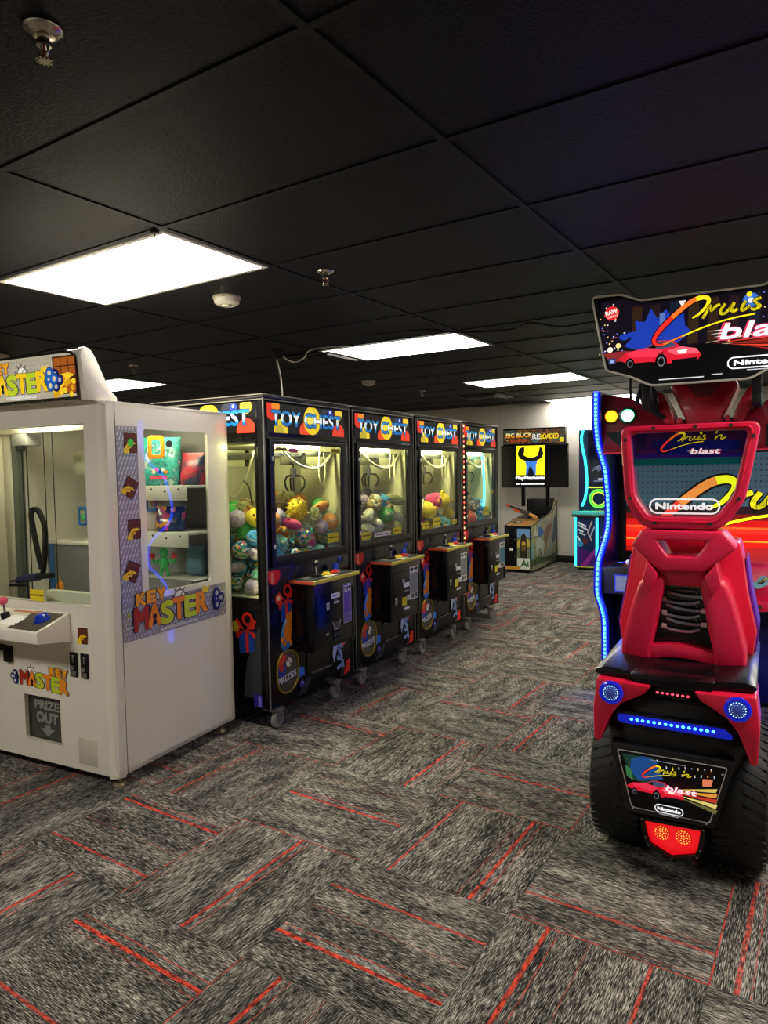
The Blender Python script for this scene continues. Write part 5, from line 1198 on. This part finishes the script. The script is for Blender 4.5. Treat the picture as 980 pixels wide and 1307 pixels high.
m = MB(); R_ = [(math.cos(2*PI*k/30)*.15, .93 - math.sin(2*PI*k/30)*.05, 1.0 + math.sin(2*PI*k/30)*.14) for k in range(30)]; m.tube(R_, .014, BLACKM, 8, True); m.cyl((0,.93,1.0), (0,1.06,.95), .035, BLACKM, 16); m.box((-.14,.925,.99), (.14,.94,1.01), BLACKM, .003); m.done('steering_wheel', RG)
m = MB(); m.box((-.452,1.0,.785), (-.285,1.25,.918), mat('side_box_grey','26262c',.4), .006); a = Art(m, (0,.9995,0), (1,0,0), (0,0,1)); a.rect(-.392,.797,-.318,.882, ink('2a3ac0', .5)); a.rect(-.386,.803,-.324,.876, ink('9aa4c8'))
m.cyl((-.43,1.0,.88),(-.43,.996,.88),.005,SEAM,8); m.cyl((-.43,1.0,.82),(-.43,.996,.82),.005,SEAM,8); m.done('card_box', RG)
m = MB(); m.cyl((-.41,1.05,.925), (-.345,1.05,.935), .006, CHROME, 8); m.ball((-.335,1.05,.938), .014, mat('knob_white','e8e4f0',.2,coat=.4), 12); m.box((-.42,1.04,.91),(-.38,1.07,.925), BLACKM); m.done('lever', RG)
m = MB(); m.prism([(-.305,.905),(-.285,.93),(-.27,.86),(-.29,.845),(-.312,.87)], 'y', .98, 1.02, REDS, .004); m.cyl((-.293,.98,.882), (-.293,.976,.882), .009, SEAM, 10); m.done('dash_wing', RG)
m = MB(); m.prism([(.18,.80),(.30,.80),(.30,.76),(.20,.75)], 'y', .97, 1.02, REDS, .004); m.cyl((.235,.97,.778),(.235,.966,.778),.009,SEAM,10); m.done('dash_wing', RG)
# --- seat: platform, shell, back frame
MB = _MB
m = MB(); m.box((-.20,.10,.02), (.20,1.95,.28), BLACKM, .02); m.box((-.24,.0,.66), (.24,.80,.69), SHELL, .01); m.done('platform', RG)
rows = [(.055,.085,.10),(.09,.105,.03),(.14,.125,.0),(.20,.155,-.02),(.27,.185,-.04),(.34,.205,-.055),(.41,.222,-.062),(.47,.230,-.065),(.53,.232,-.062),(.59,.230,-.05),(.64,.222,-.03),(.675,.212,.0)]
m = MB(); vs = []; fs = []
def sec(w, yr):
    rear = []
    for k in range(15):
        t = -1 + 2*k/14; x = w*math.copysign(abs(t)**.85, t); rear.append((x, yr + .13*abs(t)**5 + .012*t*t))
    return [(-w, .78)] + rear + [(w, .78)]
for z, w_, yr in rows: vs += [(x, y, z) for x, y in sec(w_, yr)]
n = 17
for i in range(len(rows)-1): fs += [(i*n+k, i*n+(k+1) % n, (i+1)*n+(k+1) % n, (i+1)*n+k) for k in range(n)]
fs += [tuple(range(n))[::-1], tuple(range((len(rows)-1)*n, len(rows)*n))]
m.add(vs, fs, SHELL); BASE = m.done('seat_base', RG, ang=55)
m = MB()      # ledge over the lamps with a dropped middle
LEDGE = mat('ledge_black', '040408', .32, spec=.3, coat=.1); m.prism([(-.245,.690),(-.25,.708),(-.215,.720),(-.12,.710),(.12,.710),(.215,.720),(.25,.708),(.245,.690),(.12,.682),(-.12,.682)], 'y', -.062, .60, LEDGE, .008)
m.prism([(-.118,.66),(-.13,.712),(.13,.712),(.118,.66),(.06,.674),(-.06,.674)], 'y', -.082, .0, LEDGE, .008); m.done('rear_ledge', RG)
# tyres
def tyre(cx, name='tyre'):
    m = MB(); R = .252
    m.lathe((cx-.09,.225,R), (1,0,0), [(.12,.02),(.17,.004),(.215,.0),(.240,.012),(.250,.035),(R,.09),(.250,.145),(.240,.168),(.215,.18),(.17,.176),(.12,.16)], mat('tyre_rubber','121214',.6,bump=.2,nscale=200), 48)
    T_ = mat('tyre_rubber','121214',.6)
    for k in range(44):
        an = 2*PI*k/44
        for s in (-1, 1):
            x0, x1 = s*.012, s*.080; a0, a1 = an + s*.02, an + s*.02 + .11
            q = []
            for x, aa, r in ((x0,a0,R+.001),(x1,a1,.246),(x1,a1+.055,.246),(x0,a0+.055,R+.001)):
                for dr in (-.004,.0025): q.append((cx+x, .225 + (r+dr)*math.cos(aa), R + (r+dr)*math.sin(aa)))
            m.add(q, [(1,3,5,7),(0,6,4,2),(0,2,3,1),(2,4,5,3),(4,6,7,5),(6,0,1,7)], T_)
    # keep the wheel on the floor
    zmin = min(v[2] for v in m.v); m.v = [(x, y, z - zmin + .001) for x, y, z in m.v]
    o = m.done(name, RG, ang=30)
    h = MB(); h.lathe((cx + (.085 if cx > 0 else -.085), .225, R), (1 if cx > 0 else -1, 0, 0), [(.12,-.02),(.12,.0),(.10,.0),(.08,-.02),(.03,-.015),(.025,.0),(0,.0)], STEEL, 24); h.done('rim', o)
tyre(-.192); tyre(.200)
# red lamp housings
fd = [(-.236,.686),(-.058,.680),(-.078,.652),(-.115,.630),(-.155,.606),(-.185,.566),(-.206,.516),(-.224,.466),(-.243,.472),(-.246,.58)]
for s in (-1, 1):
    p = fd if s < 0 else mir(fd); dx = 0 if s < 0 else .012
    m = MB(); m.prism([(x+dx, z) for x, z in p], 'y', -.098, .10, RED, .008); F_ = m.done('lamp_housing', RG)
    cx = s*.186 + (.010 if s > 0 else 0)
    m = MB(); m.lathe((cx,-.098,.643), (0,-1,0), [(.040,0),(.039,.006),(.033,.009),(.031,.004),(0,.004)], mat('lamp_ring_blue','1a24c8',.2,emit=.35,coat=.5), 28)
    m.lathe((cx,-.101,.643), (0,-1,0), [(.029,0),(.026,.006),(.012,.010),(0,.011)], mat('lamp_lens_blue','3a50b0',.15,emit=.15,coat=.6), 24)
    for r, n_ in ((.008,6),(.016,12),(.023,18)):
        for k in range(n_): m.ball((cx+r*math.cos(2*PI*k/n_), -.1105+r*.14, .643+r*math.sin(2*PI*k/n_)), .0019, mat('lamp_dot','9ad0e8',.3,emit=2.5), 6)
    m.done('rear_lamp', F_)
m = MB(); m.box((-.055,-.075,.640), (.062,-.03,.672), BLACKM, .006); 
for k in range(7): m.ball((-.042+k*.0155,-.077,.657-.0002*k), (.0045,.002,.0035), mat('led_red','ff3a50',.4,emit=3.), 8)
m.done('red_light_strip', RG)
# blue light bar
m = MB(); b_ = rpoly([(-.172,.575),(.165,.575),(.192,.548),(.188,.530),(-.165,.533),(-.178,.552)], .012, 3)
m.prism(b_, 'y', -.082, -.03, BLACKM, .004); m.prism([(x*.955, .554+(z-.554)*.72) for x, z in b_], 'y', -.0845, -.07, LEDBAR, .002)
for k in range(15): m.ball((-.122+k*.0178,-.0855,.556), (.0048,.0022,.0042), LEDW, 8)
m.done('blue_light_bar', RG)
# plate
def PL(x, t):      # point on the tilted plate: t from bottom (0) to top (1)
    return (x, -.083 - .010*t, .252 + .198*t)
m = MB()
bz = [(-.19,1.10),(.19,1.10),(.185,.95),(.135,-.10),(-.135,-.10),(-.185,.95)]
fr_ = [PL(*p) for p in bz]; bk = [(x, y+.06, z) for x, y, z in fr_]
m.bev(fr_ + bk, [(0,1,2,3,4,5)[::-1],(6,7,8,9,10,11)] + [(i,(i+1) % 6,6+(i+1) % 6,6+i) for i in range(6)], SHELL, .008); m.done('plate_mount', RG)
m = MB(); a = Art(m, PL(0,0), (1,0,0), (0,-.010,.198), .0007); H_ = .1985
tr = lambda x, t: (x, t*H_)
op = rpoly([tr(-.168,1.),tr(.171,1.),tr(.121,0),tr(-.121,0)][::-1], .010, 3); a.poly(op, ink('e8e6e2')); a.poly([(x*.978, .099+(y-.099)*.968) for x, y in op], ink('0b0d10'))
E3 = .75; C3 = lambda c: ink(c, E3)
a.poly([tr(-.15,.93),tr(-.05,.95),tr(-.03,.45),tr(-.115,.5)], ink('1f4a3a', .3)); a.poly([tr(-.12,.88),tr(-.08,.95),tr(-.04,.9),tr(-.02,.6),tr(-.10,.52),tr(-.125,.66)], ink('1c4a8a', .6)); a.poly([tr(-.14,.75),tr(-.12,.68),tr(-.115,.5),tr(-.135,.55)], ink('3a7a4a', .5))
for k, c in enumerate(('d8c860','e8a040','c83a2a','e8d880','6a6a3a')): a.poly([tr(.02,.48-.03*k),tr(.142,.62-.09*k),tr(.137,.55-.09*k)], ink(c, .6)); a.k -= 1
a.k += 1
for k in range(30): a.rect(-.04+(k*71 % 19)*.0095, H_*(.70+(k*37 % 11)*.022), -.037+(k*71 % 19)*.0095, H_*(.715+(k*37 % 11)*.022), C3('dfe6ff' if k % 3 else 'ffc860')); a.k -= 1
a.k += 1
car_art(a, -.135, H_*.28, .180, E3); script_logo(a, -.085, H_*.62, .155, E3, thick=1.1); blast(a, .035, H_*.47, .018, E3); oval_logo(a, .0, H_*.145, .085, .026, E3, '0b0d10'); a.rect(-.03,H_*.045,.03,H_*.058, C3('9a9aa0')); a.rect(-.06,H_*.955,.05,H_*.965, C3('8a8a90'))
for x, t in ((-.155,.93),(.157,.93),(-.112,.06),(.112,.06)): a.circ(x, t*H_, .004, ink('c8c8c8'), 10)
a.poly([tr(.10,.80),tr(.13,.82),tr(.125,.70),tr(.10,.68)], C3('d87a5a')); m.done('picture_plate', RG)
# tail light
tl_ = [(-.100,.212),(.108,.220),(.098,.140),(.088,.112),(.004,.082),(-.075,.118),(-.086,.145)]
tl_ = [(x, z) for x, z in tl_]; cxm, czm = .004, .16
m = MB(); inn = [(cxm+(x-cxm)*.84, czm+(z-czm)*.80) for x, z in tl_]
m.ring(tl_, inn, 'y', -.060, .02, mat('tail_bezel','2c2420',.25,.6), .003)
for x, z in tl_: m.cyl((cxm+(x-cxm)*.92,-.060,czm+(z-czm)*.90), (cxm+(x-cxm)*.92,-.0625,czm+(z-czm)*.90), .0035, STEEL, 8)
TL_ = m.done('tail_light', RG)
m = MB(); m.prism(inn, 'y', -.046, .01, mat('tail_lens','d80f1a',.2,emit=.9,coat=.4), .003); m.done('red_lens', TL_)
for cx in (-.028, .038):
    m = MB(); m.lathe((cx,-.046,.170), (0,-1,0), [(.026,0),(.024,.004),(0,.005)], mat('tail_bulb','c81c14',.3,emit=.6), 20)
    for r, n_ in ((.006,5),(.0135,9),(.021,14)):
        for k in range(n_): m.ball((cx+r*math.cos(2*PI*k/n_), -.0515, .170+r*math.sin(2*PI*k/n_)), .0021, mat('tail_dot','ffb050',.3,emit=1.3), 6)
    m.done('bulb_cluster', TL_)
# back frame
m = MB(); m.prism([(-.225,.70),(-.238,.80),(-.212,.93),(-.195,1.06),(-.18,1.13),(.18,1.13),(.195,1.06),(.212,.93),(.240,.80),(.228,.70)], 'y', .32, .52, RED, .015)
m.box((-.21,.50,.70),(.21,.78,.80), BLACKM, .03); m.done('seat_shell', RG)
for s in (-1, 1):
    m = MB(); p = [(s*.238,.72),(s*.247,.80),(s*.222,.93),(s*.204,1.06),(s*.200,1.06),(s*.20,.93),(s*.225,.80),(s*.22,.72)]; m.prism(p[::s], 'y', .36, .60, PURP, .003); m.done('side_wing', RG)
LEG = [(-.205,.700),(-.202,.76),(-.187,.83),(-.164,.92),(-.141,.985),(-.112,1.012),(-.058,1.012),(-.056,.985),(-.066,.93),(-.082,.84),(-.098,.765),(-.106,.700)]
for s in (-1, 1):
    p = [(x+.005, z) for x, z in LEG] if s < 0 else [(x+.008, z) for x, z in mir(LEG)]
    m = MB(); m.prism(p, 'y', .15, .34, REDS, .014, 3); m.done('frame_leg', RG)
    sh = [(-.112,1.068),(-.075,1.018),(-.100,.948),(-.128,.998)]; sh = [(x+.004, z) for x, z in (sh if s < 0 else mir(sh))]
    m = MB(); m.prism(sh, 'y', .128, .30, REDS, .006); m.done('shoulder_block', RG)
m = MB(); out = [(-.128,1.178),(.135,1.178),(.180,1.121),(.072,1.030),(-.066,1.030),(-.164,1.121)]; inn = [(-.076,1.140),(.086,1.140),(.076,1.120),(.052,1.086),(-.040,1.086),(-.064,1.120)]
m.ring(out, inn, 'y', .135, .30, REDS, .010, 3); m.prism([(-.08,1.04),(.085,1.04),(.075,.975),(-.06,.975)], 'y', .175, .32, REDS, .004)
m.prism([(-.105,1.18),(.112,1.18),(.125,1.205),(-.118,1.205)], 'y', .16, .28, REDS, .004); m.done('frame_waist', RG)
m = MB(); cb = [(-.108,.700)] + [tuple(q) for q in cr([(-.10,.752),(-.04,.762),(.03,.762),(.10,.745),(.118,.738)], 4)] + [(.122,.700)] + [tuple(q) for q in cr([(.10,.706),(.03,.716),(-.04,.716),(-.09,.704)], 4)]
m.prism(cb, 'y', .165, .34, REDS, .004); m.done('frame_crossbar', RG)
m = MB(); m.prism([(-.10,.73),(-.058,.99),(.068,.99),(.118,.73)], 'y', .225, .24, mat('spring_panel','08080c',.2,coat=.4)); SPp = m.done('spring_panel', RG)
COILM = mat('spring_chrome','d4e0f0',.22,.6)
for k, z in enumerate((.955,.905,.855,.805)):
    m = MB(); w_ = .060
    if k > 0:
        m.tube(cr([(-w_*.95,.207,z+.012),(-.02,.203,z+.004),(.03,.205,z+.003),(.06,.209,z+.012)], 5), .0055, COILM, 8)
        for x in (-w_,): m.cyl((x-.006,.207,z+.016), (x+.010,.207,z+.014), .010, mat('fitting_pale','d8d4cc',.3), 10)
    m.tube(cr([(-.05,.207,z+.045),(-.01,.201,z+.034),(.035,.203,z+.030),(w_+.012,.207,z+.030)], 5), .0055, COILM, 8)
    m.cyl((w_+.006,.207,z+.030), (w_+.024,.207,z+.030), .010, mat('fitting_pale','d8d4cc',.3), 10); m.tube([(-.05,.214,z+.05),(.045,.214,z+.05),(.05,.214,z+.04)], .003, STEEL, 6)
    m.done('coil_spring', SPp)
# window frame with acrylic
FO = rpoly([(-.205,1.548),(.247,1.550),(.199,1.277),(.131,1.182),(-.126,1.182),(-.187,1.277)], .035, 4); FI = rpoly([(-.170,1.524),(.208,1.524),(.166,1.305),(.110,1.224),(-.104,1.224),(-.153,1.300)], .022, 4)
m = MB(); m.ring(FO, FI, 'y', .140, .235, REDS, .010, 3); WF = m.done('window_frame', RG)
mid = [((p[0]+q[0])/2, (p[1]+q[1])/2) for p, q in zip(FO, FI)]
m = MB(); m.tube([(x, .1395, z) for x, z in [(p[0]*.62+q[0]*.38, p[1]*.62+q[1]*.38) for p, q in zip(FI, FO)]], .004, RED, 6, True); m.done('frame_bead', WF)
for x, z in ((-.184,1.50),(-.09,1.538),(.045,1.538),(.155,1.538),(.222,1.50),(.182,1.29),(-.168,1.29),(-.085,1.203),(.095,1.203)):
    m = MB(); m.cyl((x,.1395,z), (x,.134,z), .0065, SEAM, 10); m.done('frame_bolt', WF)
m = MB(); m.prism([(cx_*.998, z) for cx_, z in FI], 'y', .165, .171, glass('seat_acrylic','e6f2f0',1.3)); G_ = m.done('acrylic_window', RG)
m = MB(); a = Art(m, (0,.164,0), (1,0,0), (0,0,1), .0008)
a.poly([(-.166,1.515),(-.150,1.522),(.195,1.522),(.204,1.515),(.192,1.432),(-.160,1.430)], glass('violet_film','6a2ac8',.6,.0,.30,'3a1470')); a.poly([(-.10,1.49),(-.02,1.515),(.05,1.49),(.19,1.49),(.185,1.455),(.0,1.445),(-.08,1.45)], glass('blue_film','4a5ae8',.3,.0,.35,'1c2a9a'))
a.poly([(-.160,1.430),(.192,1.432),(.188,1.408),(-.159,1.406)], glass('teal_film','3ac8b8',.3,.0,.25,'0f5a5a'))
script_logo(a, -.070, 1.455, .215, .35, thick=1.0); blast(a, .075, 1.445, .018, .3); oval_logo(a, .010, 1.262, .225, .050, .5); m.done('window_sticker', G_)
# ================================================================== camera and picture settings
cam = bpy.data.cameras.new('camera'); co = bpy.data.objects.new('camera', cam); COL.objects.link(co)
cam.sensor_fit = 'HORIZONTAL'; cam.sensor_width = 36.; cam.lens = 884.43/980*36; cam.clip_start = .05
yaw, pitch, roll = [math.radians(a) for a in (-33.216, -3.338, -.899)]
f = Vector((math.sin(yaw)*math.cos(pitch), math.cos(yaw)*math.cos(pitch), math.sin(pitch))); r = Vector((math.cos(yaw), -math.sin(yaw), 0)); u = r.cross(f)
r2 = r*math.cos(roll) + u*math.sin(roll); u2 = u*math.cos(roll) - r*math.sin(roll)
mw = Matrix((r2, u2, -f)).transposed().to_4x4(); mw.translation = (0, 0, 1.4); co.matrix_world = mw
SC.camera = co
w = bpy.data.worlds.new('world'); SC.world = w; w.use_nodes = True
w.node_tree.nodes['Background'].inputs[0].default_value = (.01, .01, .012, 1); w.node_tree.nodes['Background'].inputs[1].default_value = .3
vs = SC.view_settings; vs.view_transform = 'Standard'; vs.look = 'None'; vs.gamma = 1; vs.use_curve_mapping = False; vs.exposure = .15
SC.display_settings.display_device = 'sRGB'
cy = SC.cycles; cy.use_denoising = True; cy.max_bounces = 10; cy.transparent_max_bounces = 16; cy.glossy_bounces = 4; cy.diffuse_bounces = 4; cy.sample_clamp_indirect = 6.; cy.caustics_reflective = False; cy.caustics_refractive = False
